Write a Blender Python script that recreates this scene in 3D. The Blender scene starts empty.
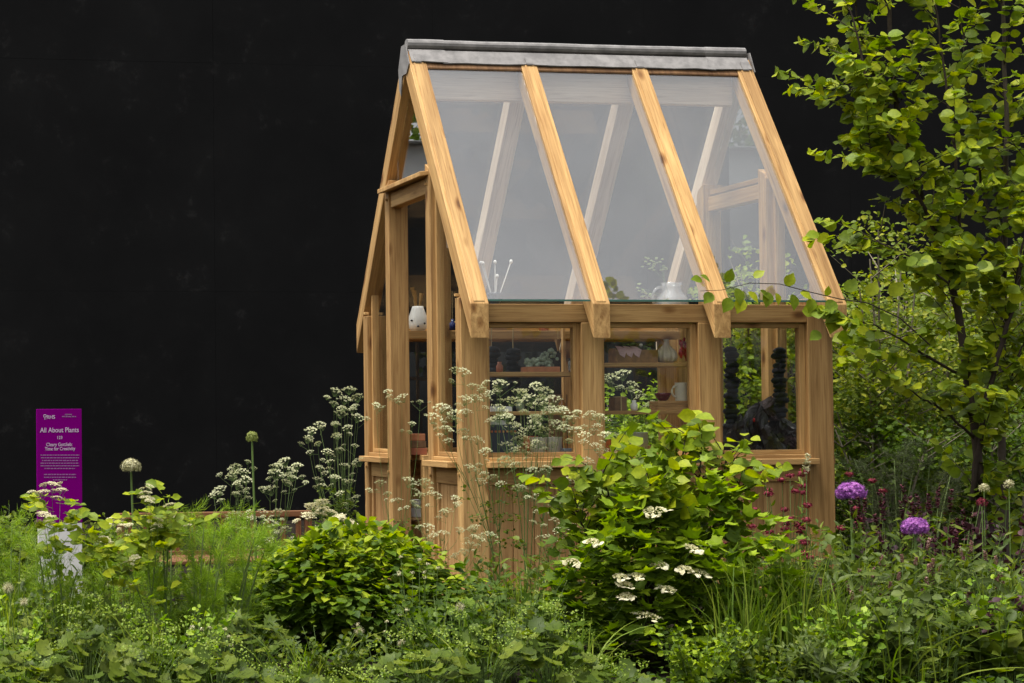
import bpy, bmesh, math, random
import numpy as np
from mathutils import Vector, Matrix
random.seed(7); RNG = np.random.default_rng(7)
scene = bpy.context.scene
COL = scene.collection

# ------------------------------------------------------------------ camera
CAM = np.array([-3.45, -9.138, 1.09]); YAW, PITCH, ROLL = .146, .025, -.007
FPX, SX, SY = 1700., -421.8, 35.6
_f = np.array([math.sin(YAW)*math.cos(PITCH), math.cos(YAW)*math.cos(PITCH), math.sin(PITCH)])
_r = np.array([math.cos(YAW), -math.sin(YAW), 0.]); _u = np.cross(_r, _f)
R2 = _r*math.cos(ROLL)+_u*math.sin(ROLL); U2 = _u*math.cos(ROLL)-_r*math.sin(ROLL)
cd = bpy.data.cameras.new('camera'); cam = bpy.data.objects.new('camera', cd); COL.objects.link(cam)
M = Matrix.Identity(4)
for i in range(3):
    M[i][0] = R2[i]; M[i][1] = U2[i]; M[i][2] = -_f[i]; M[i][3] = CAM[i]
cam.matrix_world = M
cd.sensor_width = 36; cd.lens = FPX/1024*36; cd.shift_x = -SX/1024; cd.shift_y = SY/1024
cd.clip_end = 500; cd.clip_start = .1
scene.camera = cam

def at(x, y, Y):
    """world point on the vertical plane at depth Y seen at photo pixel x, y"""
    d = _f + R2*(x-512-SX)/FPX - U2*(y-341.5-SY)/FPX
    return CAM + d*(Y-CAM[1])/d[1]
def gx(x, Y):                       # world x of pixel column x near the ground at depth Y
    return at(x, 560, Y)[0]

# ------------------------------------------------------------------ object helpers
def tag(o, label=None, cat=None, group=None, kind=None):
    if label: o['label'] = label
    if cat: o['category'] = cat
    if group: o['group'] = group
    if kind: o['kind'] = kind
    return o
def empty(name, loc, label, cat, group=None):
    o = bpy.data.objects.new(name, None); COL.objects.link(o); o.location = [float(v) for v in loc]
    o.empty_display_size = .1
    return tag(o, label, cat, group)
def wloc(p):
    v = Vector((0, 0, 0))
    while p is not None:
        v += p.location; p = p.parent
    return v

class MB:
    """collects shapes and links them as one mesh object"""
    def __init__(s): s.v = []; s.f = []; s.g = []
    def add(s, vs, fs, grain=None):
        b = len(s.v); s.v += [tuple(map(float, v)) for v in vs]; s.f += [tuple(i+b for i in f) for f in fs]
        s.g += grain if grain else [tuple(map(float, v)) for v in vs]
    def beam(s, p0, p1, w, d, up=(0, 0, 1)):
        p0 = Vector(p0); p1 = Vector(p1); a = (p1-p0); ln = a.length; a.normalize()
        up = Vector(up); sd = a.cross(up).normalized(); up = sd.cross(a).normalized()
        off = Vector([random.uniform(0, 50) for _ in range(3)])
        vs = []; gr = []
        for t in (0, ln):
            for i, j in ((-1, -1), (1, -1), (1, 1), (-1, 1)):
                vs.append(p0+a*t+sd*(i*w/2)+up*(j*d/2)); gr.append(tuple(Vector((i*w/2, j*d/2, t))+off))
        s.add(vs, [(0, 1, 2, 3), (7, 6, 5, 4), (0, 4, 5, 1), (1, 5, 6, 2), (2, 6, 7, 3), (3, 7, 4, 0)], gr)
        return s
    def box(s, x0, x1, y0, y1, z0, z1, axis=None):
        """axis = grain direction, default the longest"""
        dx = (x1-x0, y1-y0, z1-z0)
        if axis is None: axis = max(range(3), key=lambda i: dx[i])
        off = [random.uniform(0, 50) for _ in range(3)]
        vs = [(x, y, z) for z in (z0, z1) for x, y in ((x0, y0), (x1, y0), (x1, y1), (x0, y1))]
        o = [i for i in range(3) if i != axis]
        gr = [(v[o[0]]+off[0], v[o[1]]+off[1], v[axis]+off[2]) for v in vs]
        s.add(vs, [(3, 2, 1, 0), (4, 5, 6, 7), (0, 1, 5, 4), (1, 2, 6, 5), (2, 3, 7, 6), (3, 0, 4, 7)], gr)
        return s
    def prism(s, pts, ext, gdir=None):
        """planar polygon pts extruded by the vector ext; gdir = grain direction"""
        n = len(pts); pts = [Vector(p) for p in pts]; e = Vector(ext)
        vs = pts+[p+e for p in pts]
        fs = [tuple(range(n))[::-1], tuple(range(n, 2*n))]+[(i, (i+1) % n, (i+1) % n+n, i+n) for i in range(n)]
        nn = (pts[1]-pts[0]).cross(pts[2]-pts[1])
        if nn.dot(e) < 0:
            fs = [f[::-1] for f in fs]
        gr = None
        if gdir:
            g = Vector(gdir).normalized(); a = g.cross(e).normalized(); b = e.normalized()
            off = Vector([random.uniform(0, 50) for _ in range(3)])
            gr = [tuple(Vector((v.dot(a), v.dot(b), v.dot(g)))+off) for v in vs]
        s.add(vs, fs, gr); return s
    def tube(s, pts, rad, n=8, caps=True):
        pts = [Vector([float(c) for c in p]) for p in pts]; k = len(pts)
        if not hasattr(rad, '__len__'): rad = [rad]*k
        vs = []; ref = Vector((.3, .2, 1)).normalized()
        for i, p in enumerate(pts):
            t = (pts[min(i+1, k-1)]-pts[max(i-1, 0)]).normalized()
            if abs(t.dot(ref)) > .95: r0 = Vector((1, .1, 0))
            else: r0 = ref
            a = t.cross(r0).normalized(); b = t.cross(a)
            for j in range(n):
                q = 2*math.pi*j/n; vs.append(p+(a*math.cos(q)+b*math.sin(q))*rad[i])
        fs = [(i*n+j, i*n+(j+1) % n, (i+1)*n+(j+1) % n, (i+1)*n+j) for i in range(k-1) for j in range(n)]
        if caps: fs += [tuple(range(n))[::-1], tuple(range((k-1)*n, k*n))]
        s.add(vs, fs); return s
    def lathe(s, c, prof, n=24, rfun=None):
        """prof = [(radius, z)], revolved round the vertical through c"""
        vs = []
        for r, z in prof:
            for j in range(n):
                q = 2*math.pi*j/n; rr = r*(rfun(q, z) if rfun else 1)
                vs.append((c[0]+rr*math.cos(q), c[1]+rr*math.sin(q), c[2]+z))
        k = len(prof)
        fs = [(i*n+j, i*n+(j+1) % n, (i+1)*n+(j+1) % n, (i+1)*n+j) for i in range(k-1) for j in range(n)]
        if prof[0][0] > 1e-4: fs.append(tuple(range(n))[::-1])
        s.add(vs, fs); return s
    def blob(s, c, r, n=8, m=6, jit=0.):
        vs = []
        for i in range(m+1):
            th = math.pi*i/m
            for j in range(n):
                q = 2*math.pi*j/n; k = 1+random.uniform(-jit, jit)
                vs.append((c[0]+r[0]*k*math.sin(th)*math.cos(q), c[1]+r[1]*k*math.sin(th)*math.sin(q), c[2]+r[2]*math.cos(th)))
        fs = [(i*n+j, (i+1)*n+j, (i+1)*n+(j+1) % n, i*n+(j+1) % n) for i in range(m) for j in range(n)]
        s.add(vs, fs); return s
    def build(s, name, mat, parent=None, bevel=0, smooth=False, **kw):
        w = wloc(parent) if parent else Vector((0, 0, 0))
        me = bpy.data.meshes.new(name)
        me.from_pydata([(v[0]-w.x, v[1]-w.y, v[2]-w.z) for v in s.v], [], s.f)
        a = me.attributes.new('grain', 'FLOAT_VECTOR', 'POINT')
        a.data.foreach_set('vector', np.array(s.g, dtype=np.float32).ravel())
        if smooth: me.shade_smooth()
        me.materials.append(mat)
        o = bpy.data.objects.new(name, me); COL.objects.link(o); o.parent = parent
        if bevel:
            b = o.modifiers.new('bevel', 'BEVEL'); b.width = bevel; b.segments = 2; b.limit_method = 'ANGLE'
        return tag(o, **kw)

def copy_tree(o, parent=None):
    c = o.copy(); COL.objects.link(c); c.parent = parent
    for ch in o.children: copy_tree(ch, c)
    return c

# ------------------------------------------------------------------ materials
def newmat(name):
    m = bpy.data.materials.new(name); m.use_nodes = True
    nt = m.node_tree; nt.nodes.clear()
    out = nt.nodes.new('ShaderNodeOutputMaterial')
    return m, nt, out
def N(nt, typ, **kw):
    n = nt.nodes.new(typ)
    for k, v in kw.items():
        if k in ('inp',):
            for kk, vv in v.items(): n.inputs[kk].default_value = vv
        else: setattr(n, k, v)
    return n
def ramp(nt, stops):
    n = nt.nodes.new('ShaderNodeValToRGB'); e = n.color_ramp.elements
    while len(e) < len(stops): e.new(.5)
    for i, (p, c) in enumerate(stops):
        e[i].position = p; e[i].color = (*c, 1)
    return n
def c4(c): return (*c, 1)

def wood_mat(name, light, dark, knots=True, rough=.62):
    m, nt, out = newmat(name); L = nt.links.new
    at_ = N(nt, 'ShaderNodeAttribute', attribute_name='grain')
    mp = N(nt, 'ShaderNodeMapping'); mp.inputs['Scale'].default_value = (38, 38, 1.6)
    L(at_.outputs['Vector'], mp.inputs['Vector'])
    n1 = N(nt, 'ShaderNodeTexNoise', inp={'Scale': 1.0, 'Detail': 6, 'Roughness': .65, 'Distortion': .6}); L(mp.outputs[0], n1.inputs['Vector'])
    mp2 = N(nt, 'ShaderNodeMapping'); mp2.inputs['Scale'].default_value = (9, 9, .9)
    L(at_.outputs['Vector'], mp2.inputs['Vector'])
    n2 = N(nt, 'ShaderNodeTexNoise', inp={'Scale': 1.0, 'Detail': 3, 'Roughness': .5}); L(mp2.outputs[0], n2.inputs['Vector'])
    mp3 = N(nt, 'ShaderNodeMapping'); mp3.inputs['Scale'].default_value = (130, 130, 5)
    L(at_.outputs['Vector'], mp3.inputs['Vector'])
    n3 = N(nt, 'ShaderNodeTexNoise', inp={'Scale': 1.0, 'Detail': 2}); L(mp3.outputs[0], n3.inputs['Vector'])
    mid = tuple((a+b)/2 for a, b in zip(light, dark))
    r1 = ramp(nt, [(.3, dark), (.47, mid), (.62, light)]); L(n1.outputs['Fac'], r1.inputs[0])
    r2 = ramp(nt, [(.3, (.72, .66, .6)), (.7, (1.08, 1.06, 1.04))]); L(n2.outputs['Fac'], r2.inputs[0])
    mx = N(nt, 'ShaderNodeMix', data_type='RGBA', blend_type='MULTIPLY'); mx.inputs[0].default_value = 1
    L(r1.outputs[0], mx.inputs[6]); L(r2.outputs[0], mx.inputs[7])
    r3 = ramp(nt, [(.32, (.6, .5, .42)), (.46, (1, 1, 1))]); L(n3.outputs['Fac'], r3.inputs[0])
    mx2 = N(nt, 'ShaderNodeMix', data_type='RGBA', blend_type='MULTIPLY'); mx2.inputs[0].default_value = .55
    L(mx.outputs[2], mx2.inputs[6]); L(r3.outputs[0], mx2.inputs[7])
    col = mx2.outputs[2]
    if knots:
        mp4 = N(nt, 'ShaderNodeMapping'); mp4.inputs['Scale'].default_value = (7.5, 7.5, 3.4)
        L(at_.outputs['Vector'], mp4.inputs['Vector'])
        vo = N(nt, 'ShaderNodeTexVoronoi', inp={'Scale': 1.0, 'Randomness': 1}); L(mp4.outputs[0], vo.inputs['Vector'])
        r4 = ramp(nt, [(.07, (.20, .11, .06)), (.12, (.5, .38, .27)), (.22, (1, 1, 1))]); L(vo.outputs['Distance'], r4.inputs[0])
        mx3 = N(nt, 'ShaderNodeMix', data_type='RGBA', blend_type='MULTIPLY'); mx3.inputs[0].default_value = .85
        L(col, mx3.inputs[6]); L(r4.outputs[0], mx3.inputs[7]); col = mx3.outputs[2]
    oi = N(nt, 'ShaderNodeObjectInfo'); rr = ramp(nt, [(0, (.80, .77, .73)), (.5, (.98, .97, .95)), (1, (1.12, 1.10, 1.06))]); L(oi.outputs['Random'], rr.inputs[0])
    mo = N(nt, 'ShaderNodeMix', data_type='RGBA', blend_type='MULTIPLY'); mo.inputs[0].default_value = 1
    L(col, mo.inputs[6]); L(rr.outputs[0], mo.inputs[7]); col = mo.outputs[2]
    b = N(nt, 'ShaderNodeBsdfPrincipled'); b.inputs['Roughness'].default_value = rough
    b.inputs['Specular IOR Level'].default_value = .3
    L(col, b.inputs['Base Color'])
    bp = N(nt, 'ShaderNodeBump', inp={'Strength': .25, 'Distance': .002}); L(n1.outputs['Fac'], bp.inputs['Height'])
    L(bp.outputs[0], b.inputs['Normal']); L(b.outputs[0], out.inputs[0])
    return m

def plain(name, col, rough=.5, metal=0, var=0., scale=20, bump=0., spec=.5, emit=None, darker=None):
    m, nt, out = newmat(name); L = nt.links.new
    b = N(nt, 'ShaderNodeBsdfPrincipled'); b.inputs['Roughness'].default_value = rough
    b.inputs['Metallic'].default_value = metal; b.inputs['Specular IOR Level'].default_value = spec
    b.inputs['Base Color'].default_value = c4(col)
    tc = N(nt, 'ShaderNodeTexCoord')
    n = N(nt, 'ShaderNodeTexNoise', inp={'Scale': scale, 'Detail': 5, 'Roughness': .6}); L(tc.outputs['Object'], n.inputs['Vector'])
    v = max(var, .06) if var != 0 or name != 'purple_sign_face' else 0
    dk = darker or tuple(c*(1-v) for c in col)
    r = ramp(nt, [(.35, dk), (.65, tuple(min(1, c*(1+v*.6)) for c in col))]); L(n.outputs['Fac'], r.inputs[0])
    L(r.outputs[0], b.inputs['Base Color'])
    if bump:
        bp = N(nt, 'ShaderNodeBump', inp={'Strength': bump, 'Distance': .01}); L(n.outputs['Fac'], bp.inputs['Height']); L(bp.outputs[0], b.inputs['Normal'])
    L(b.outputs[0], out.inputs[0]); return m

def leaf_mat(name, dark, mid, light, rough=.5, trans=.42):
    m, nt, out = newmat(name); L = nt.links.new
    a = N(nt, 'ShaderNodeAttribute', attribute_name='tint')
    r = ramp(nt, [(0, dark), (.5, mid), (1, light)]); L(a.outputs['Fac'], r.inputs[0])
    tc = N(nt, 'ShaderNodeTexCoord')
    n = N(nt, 'ShaderNodeTexNoise', inp={'Scale': 60., 'Detail': 2}); L(tc.outputs['Object'], n.inputs['Vector'])
    r2 = ramp(nt, [(.3, (.8, .82, .8)), (.7, (1.12, 1.1, 1.1))]); L(n.outputs['Fac'], r2.inputs[0])
    mx = N(nt, 'ShaderNodeMix', data_type='RGBA', blend_type='MULTIPLY'); mx.inputs[0].default_value = 1
    L(r.outputs[0], mx.inputs[6]); L(r2.outputs[0], mx.inputs[7])
    b = N(nt, 'ShaderNodeBsdfPrincipled'); b.inputs['Roughness'].default_value = rough; b.inputs['Specular IOR Level'].default_value = .22
    L(mx.outputs[2], b.inputs['Base Color'])
    t = N(nt, 'ShaderNodeBsdfTranslucent')
    hs = N(nt, 'ShaderNodeHueSaturation'); hs.inputs['Saturation'].default_value = 1.1; hs.inputs['Value'].default_value = 1.3
    L(mx.outputs[2], hs.inputs['Color']); L(hs.outputs[0], t.inputs[0])
    ms = N(nt, 'ShaderNodeMixShader'); ms.inputs[0].default_value = trans
    L(b.outputs[0], ms.inputs[1]); L(t.outputs[0], ms.inputs[2]); L(ms.outputs[0], out.inputs[0])
    return m

def glass_mat(name, ior, rough=.0, tint=(1, 1, 1), haze=.0):
    m, nt, out = newmat(name); L = nt.links.new
    ge = N(nt, 'ShaderNodeNewGeometry')
    dt = N(nt, 'ShaderNodeVectorMath', operation='DOT_PRODUCT'); L(ge.outputs['Normal'], dt.inputs[0]); L(ge.outputs['Incoming'], dt.inputs[1])
    ab = N(nt, 'ShaderNodeMath', operation='ABSOLUTE'); L(dt.outputs['Value'], ab.inputs[0])
    om = N(nt, 'ShaderNodeMath', operation='SUBTRACT'); om.inputs[0].default_value = 1; L(ab.outputs[0], om.inputs[1])
    pw = N(nt, 'ShaderNodeMath', operation='POWER'); pw.inputs[1].default_value = 5; L(om.outputs[0], pw.inputs[0])
    f0 = ((ior-1)/(ior+1))**2
    ml = N(nt, 'ShaderNodeMapRange', inp={1: 0, 2: 1, 3: f0, 4: 1}); L(pw.outputs[0], ml.inputs[0])
    tr = N(nt, 'ShaderNodeBsdfTransparent'); tr.inputs[0].default_value = c4(tint)
    gl = N(nt, 'ShaderNodeBsdfGlossy'); gl.inputs['Roughness'].default_value = rough
    ms = N(nt, 'ShaderNodeMixShader'); L(ml.outputs[0], ms.inputs[0]); L(tr.outputs[0], ms.inputs[1]); L(gl.outputs[0], ms.inputs[2])
    last = ms.outputs[0]
    if haze:  # diffuse white veil paints a milky glare into the glass
        tc = N(nt, 'ShaderNodeTexCoord')
        n = N(nt, 'ShaderNodeTexNoise', inp={'Scale': 1.3, 'Detail': 4}); L(tc.outputs['Object'], n.inputs['Vector'])
        mr = N(nt, 'ShaderNodeMapRange', inp={1: .3, 2: .7, 3: haze*.5, 4: haze}); L(n.outputs['Fac'], mr.inputs[0])
        df = N(nt, 'ShaderNodeBsdfDiffuse'); df.inputs[0].default_value = (.8, .8, .8, 1)
        m2 = N(nt, 'ShaderNodeMixShader'); L(mr.outputs[0], m2.inputs[0]); L(last, m2.inputs[1]); L(df.outputs[0], m2.inputs[2]); last = m2.outputs[0]
    L(last, out.inputs[0]); return m

OAK = wood_mat('oak', (.57, .365, .150), (.32, .18, .066))
OAKB = wood_mat('oak_boards', (.54, .335, .145), (.33, .185, .07), knots=False)
LITOAK = wood_mat('lit_oak', (.80, .68, .54), (.66, .53, .40), knots=False)  # oak copy with the whitening of the roof glass painted into its colour
DARKOAK = wood_mat('shaded_oak', (.22, .12, .05), (.12, .06, .025), knots=False)  # oak copy with the shadow under the ridge lead put into its colour
LEAD = plain('lead', (.205, .192, .182), .38, .0, .3, 14, .15)
ROOFGLASS = glass_mat('roof_glass', 2.3, .02, (.99, .995, .995), .035)
GLASS = glass_mat('window_glass', 1.5, .0, (.97, .98, .97), .0)
GABLEGLASS = glass_mat('gable_glass', 3.2, .0, (.97, .98, .97), .0)
GEDGE = plain('glass_edge', (.05, .14, .11), .2)
# ------------------------------------------------------------------ light
EXPO = 0.62
w = bpy.data.worlds.new('World'); scene.world = w; w.use_nodes = True
nt = w.node_tree; nt.nodes.clear(); L = nt.links.new
sky = N(nt, 'ShaderNodeTexSky', sky_type='NISHITA', sun_disc=False)
SE, SR = math.radians(70), math.radians(250)
sky.sun_elevation = SE; sky.sun_rotation = SR; sky.dust_density = 3; sky.air_density = 1
hs = N(nt, 'ShaderNodeHueSaturation'); hs.inputs['Saturation'].default_value = .07; hs.inputs['Value'].default_value = 1.0
tc = N(nt, 'ShaderNodeTexCoord')
mp = N(nt, 'ShaderNodeMapping'); mp.inputs['Scale'].default_value = (1, 1, 2.2); L(tc.outputs['Generated'], mp.inputs[0])
no = N(nt, 'ShaderNodeTexNoise', inp={'Scale': 2.2, 'Detail': 6, 'Roughness': .55}); L(mp.outputs[0], no.inputs['Vector'])
rp = ramp(nt, [(.3, (.72, .73, .75)), (.7, (1.25, 1.25, 1.24))]); L(no.outputs['Fac'], rp.inputs[0])
mx = N(nt, 'ShaderNodeMix', data_type='RGBA', blend_type='MULTIPLY'); mx.inputs[0].default_value = 1
# an overcast sky is about three times as bright overhead as at the horizon
sx = N(nt, 'ShaderNodeSeparateXYZ'); L(tc.outputs['Generated'], sx.inputs[0])
mr = N(nt, 'ShaderNodeMapRange', inp={1: 0, 2: 1, 3: .55, 4: 1.75}); L(sx.outputs['Z'], mr.inputs[0])
m2 = N(nt, 'ShaderNodeMix', data_type='RGBA', blend_type='MULTIPLY'); m2.inputs[0].default_value = 1
bg = N(nt, 'ShaderNodeBackground'); bg.inputs['Strength'].default_value = .14
wo = N(nt, 'ShaderNodeOutputWorld')
L(sky.outputs[0], hs.inputs['Color']); L(hs.outputs[0], mx.inputs[6]); L(rp.outputs[0], mx.inputs[7]); L(mx.outputs[2], m2.inputs[6]); L(mr.outputs[0], m2.inputs[7]); L(m2.outputs[2], bg.inputs[0]); L(bg.outputs[0], wo.inputs[0])
sd = bpy.data.lights.new('sun', 'SUN'); sd.energy = 3.0; sd.angle = math.radians(18); sd.color = (1, .96, .9)
so = bpy.data.objects.new('sun', sd); COL.objects.link(so)
dv = Vector((math.sin(SR)*math.cos(SE), math.cos(SR)*math.cos(SE), math.sin(SE)))   # towards the sun
so.rotation_euler = dv.to_track_quat('Z', 'Y').to_euler(); so.location = (0, 0, 20)
scene.view_settings.view_transform = 'Standard'; scene.view_settings.look = 'None'
scene.view_settings.exposure = EXPO; scene.view_settings.gamma = 1
scene.render.engine = 'CYCLES'
scene.cycles.max_bounces = 8; scene.cycles.transparent_max_bounces = 24
scene.cycles.diffuse_bounces = 3; scene.cycles.glossy_bounces = 4; scene.cycles.transmission_bounces = 6
scene.cycles.caustics_reflective = False; scene.cycles.caustics_refractive = False

# ------------------------------------------------------------------ the ground and the hoarding
SOIL = plain('soil', (.014, .010, .007), .95, 0, .5, 9, .8, .1)
g = MB(); g.add([(-150, -150, 0), (150, -150, 0), (150, 150, 0), (-150, 150, 0)], [(0, 1, 2, 3)])
g.build('ground', SOIL, kind='structure')

def hoard_mat():
    m, nt, out = newmat('black_hoarding'); L = nt.links.new
    tc = N(nt, 'ShaderNodeTexCoord')
    n1 = N(nt, 'ShaderNodeTexNoise', inp={'Scale': .8, 'Detail': 8, 'Roughness': .7}); L(tc.outputs['Object'], n1.inputs['Vector'])
    r1 = ramp(nt, [(.35, (.0022, .0022, .0024)), (.6, (.0042, .0042, .0043)), (.78, (.0085, .0085, .0082))]); L(n1.outputs['Fac'], r1.inputs[0])
    n2 = N(nt, 'ShaderNodeTexNoise', inp={'Scale': 3.2, 'Detail': 12, 'Roughness': .82}); L(tc.outputs['Object'], n2.inputs['Vector'])
    r2 = ramp(nt, [(.58, (0, 0, 0)), (.80, (.022, .021, .02))]); L(n2.outputs['Fac'], r2.inputs[0])
    ad = N(nt, 'ShaderNodeMix', data_type='RGBA', blend_type='ADD'); ad.inputs[0].default_value = 1
    L(r1.outputs[0], ad.inputs[6]); L(r2.outputs[0], ad.inputs[7])
    b = N(nt, 'ShaderNodeBsdfPrincipled'); b.inputs['Roughness'].default_value = .85; b.inputs['Specular IOR Level'].default_value = .12
    L(ad.outputs[2], b.inputs['Base Color']); L(b.outputs[0], out.inputs[0]); return m
HB = hoard_mat()
hd = empty('hoarding', (5, 8.6, 0), 'tall black painted hoarding wall behind the greenhouse and the garden', 'hoarding')
x = -1.95
while x < 14:
    for z0, z1 in ((0, 2.44), (2.44, 4.88), (4.88, 7.4)):
        b = MB(); j = random.uniform(0, .001)
        b.box(x+.001, x+2.439, 8.5+j, 8.55, z0+.0006, z1-.0006, 2); b.build('panel', HB, hd)
    x += 2.44
b = MB()
for xx in np.arange(-1.9, 14.2, 2.44): b.box(xx-.05, xx+.05, 8.56, 8.66, 0, 7.4)
b.build('frame', HB, hd)

# white marquee and trees standing off to the left, behind the end of the hoarding (mirrored in the gable glass)
WHITE = plain('marquee_canvas', (.82, .82, .80), .7, 0, .04, 3)
mq = empty('marquee', (-7, 12.5, 0), 'white canvas marquee off to the left beyond the hoarding', 'marquee')
b = MB(); b.box(-12, -2.1, 10, 10.06, 0, 4.3); b.build('wall', WHITE, mq)
b = MB(); b.prism([(-12.2, 9.8, 4.31), (-12.2, 12.5, 4.6), (-12.2, 15.2, 4.31), (-12.2, 15.2, 4.25), (-12.2, 9.8, 4.305)], (10.15, 0, 0)); b.build('roof', WHITE, mq)

lw = empty('low_hoarding', (-6, 9.75, 0), 'lower black hoarding in front of the white marquee off to the left', 'hoarding')
b = MB(); b.box(-12, -1.96, 9.7, 9.75, 0, 3.05); b.build('panel', HB, lw)
b = MB(); b.box(-12, -1.96, 9.751, 9.80, 2.9, 2.98); b.build('frame', HB, lw)
# ------------------------------------------------------------------ greenhouse
W_, L_ = 1.8, 2.255
OV, ZT, ZTB = .15, 1.719, 1.525           # overhang, top and bottom of the plumb cut tail
SL = 1.602; ZA = ZT+(.9+OV)*SL            # slope and apex of the rafter tops
GH = empty('greenhouse', (L_/2, W_/2, 0), 'steep gabled oak framed greenhouse with tall glass roof panes and lead ridge', 'greenhouse')
def top(y): return ZT+(min(y, W_-y)+OV)*SL
def part(name, mb, mat=OAK, bevel=.004, parent=None, **k): return mb.build(name, mat, parent or GH, bevel, **k)
RX = [(0, .108), (.717, .82), (1.44, 1.543), (2.147, L_)]
PX = [(0, .155), (.716, .84), (1.425, 1.558), (2.1, L_)]
for side in (0, 1):
    def Y(y): return y if side == 0 else W_-y
    for x0, x1 in RX:
        b = MB(); b.prism([(x0, Y(-OV), ZT), (x0, Y(-OV), ZTB), (x0, Y(.9-.0005), ZA-ZT+ZTB), (x0, Y(.9-.0005), top(.862)), (x0, Y(.862), top(.862))], (x1-x0, 0, 0), (0, 1 if side == 0 else -1, SL))
        r_ = part('rafter', b, OAK if side == 0 or x0 == 0 else LITOAK)
        # the glazing bead along the middle of the rafter top
        o = .012
        b = MB(); e = .022
        b.prism([(x0+e, Y(-OV+.004), ZT+.002), (x0+e, Y(-OV+.004), ZT+o+.004), (x0+e, Y(.82), top(.82)+o), (x0+e, Y(.82), top(.82)+.002)], (x1-x0-2*e, 0, 0), (0, 1 if side == 0 else -1, SL))
        part('glazing_bead', b, parent=r_, bevel=.003)
    for i, (x0, x1) in enumerate(PX):
        b = MB(); cz = 1.764 if i in (0, 3) else 1.622
        d = .085
        b.box(x0, x1, *sorted((Y(0), Y(d))), 0, cz)
        part('post', b)
    y0, y1 = sorted((Y(.004), Y(.082)))
    for i in range(3):
        b = MB()
        xa = RX[0][1]+.045 if i == 0 else (PX[i][0]+PX[i][1])/2+.001
        xb = PX[3][0] if i == 2 else (PX[i+1][0]+PX[i+1][1])/2
        b.box(xa, xb, y0, y1, 1.623, 1.727); part('eave_beam', b)
    # windows, sills and boarded apron between the posts
    for i in range(3):
        xa, xb = PX[i][1], PX[i+1][0]
        fy0, fy1 = sorted((Y(.03), Y(.075)))
        b = MB(); s_ = .024
        b.box(xa, xa+s_, fy0, fy1, .862, 1.62); b.box(xb-s_-.012, xb, fy0, fy1, .862, 1.62)
        b.box(xa+s_, xb-s_-.012, fy0+.001, fy1-.001, 1.594, 1.62); b.box(xa+s_, xb-s_-.012, fy0+.001, fy1-.001, .862, .887)
        wf = part('window_frame', b, bevel=.002)
        gy0, gy1 = sorted((Y(.050), Y(.054)))
        b = MB(); b.box(xa+s_+.001, xb-s_-.013, gy0, gy1, .888, 1.593); part('pane', b, GLASS, 0, wf)
        y0, y1 = sorted((Y(-.055), Y(.075))); b = MB(); b.box(xa-(.015 if i == 0 else .03), xb+.03, *sorted((Y(-.055), Y(-.001))), .802, .838); b.box(xa+.001, xb-.001, *sorted((Y(.001), Y(.08))), .803, .861); part('sill', b)
        b = MB(); b.box(xa+.001, xb-.001, *sorted((Y(.018), Y(.06))), .705, .80); part('apron_rail', b)
        b = MB(); n = 4; wd = (xb-xa-.06)/n
        for k in range(n):
            q0 = xa+.03+k*wd; b.box(q0+.0015, q0+wd-.0015, *sorted((Y(.035+random.uniform(0, .003)), Y(.055))), .1, .704, 2)
        b.box(xa+.001, xa+.029, *sorted((Y(.02), Y(.058))), .1, .704); b.box(xb-.029, xb-.001, *sorted((Y(.02), Y(.058))), .1, .704)
        part('boarding', b, OAKB, .003)
    b = MB(); b.box(PX[0][1], PX[3][0], *sorted((Y(.012), Y(.07))), 0, .099); part('sole_plate', b)
    # roof panes: glass laid between the rafters 25 mm below their tops
    for i in range(3):
        xa, xb = RX[i][1]-.001+.002, RX[i+1][0]-.001
        yb, yt = -.118, .856
        dz = -.028
        b = MB(); b.prism([(xa, Y(yb), top(yb)+dz), (xa, Y(yt), top(yt)+dz), (xa, Y(yt), top(yt)+dz-.006), (xa, Y(yb), top(yb)+dz-.006)], (xb-xa, 0, 0))
        pn = part('roof_pane', b, ROOFGLASS if side == 0 else GLASS, 0)
        b = MB(); b.box(xa, xb, *sorted((Y(yb-.0035), Y(yb-.0005))), top(yb)+dz-.009, top(yb)+dz+.002); part('pane_edge', b, GEDGE, 0, pn)
        # battens under the glass, inner faces of the rebate
    for i in range(3):
        xa, xb = RX[i][1], RX[i+1][0]
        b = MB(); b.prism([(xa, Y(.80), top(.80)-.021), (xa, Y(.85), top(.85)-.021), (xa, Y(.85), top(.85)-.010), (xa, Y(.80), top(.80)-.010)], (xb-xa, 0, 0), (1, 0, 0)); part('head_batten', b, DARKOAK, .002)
b = MB(); b.box(RX[0][1], RX[3][0], .872, .928, 3.05, 3.32); part('ridge_beam', b, LITOAK)

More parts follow.
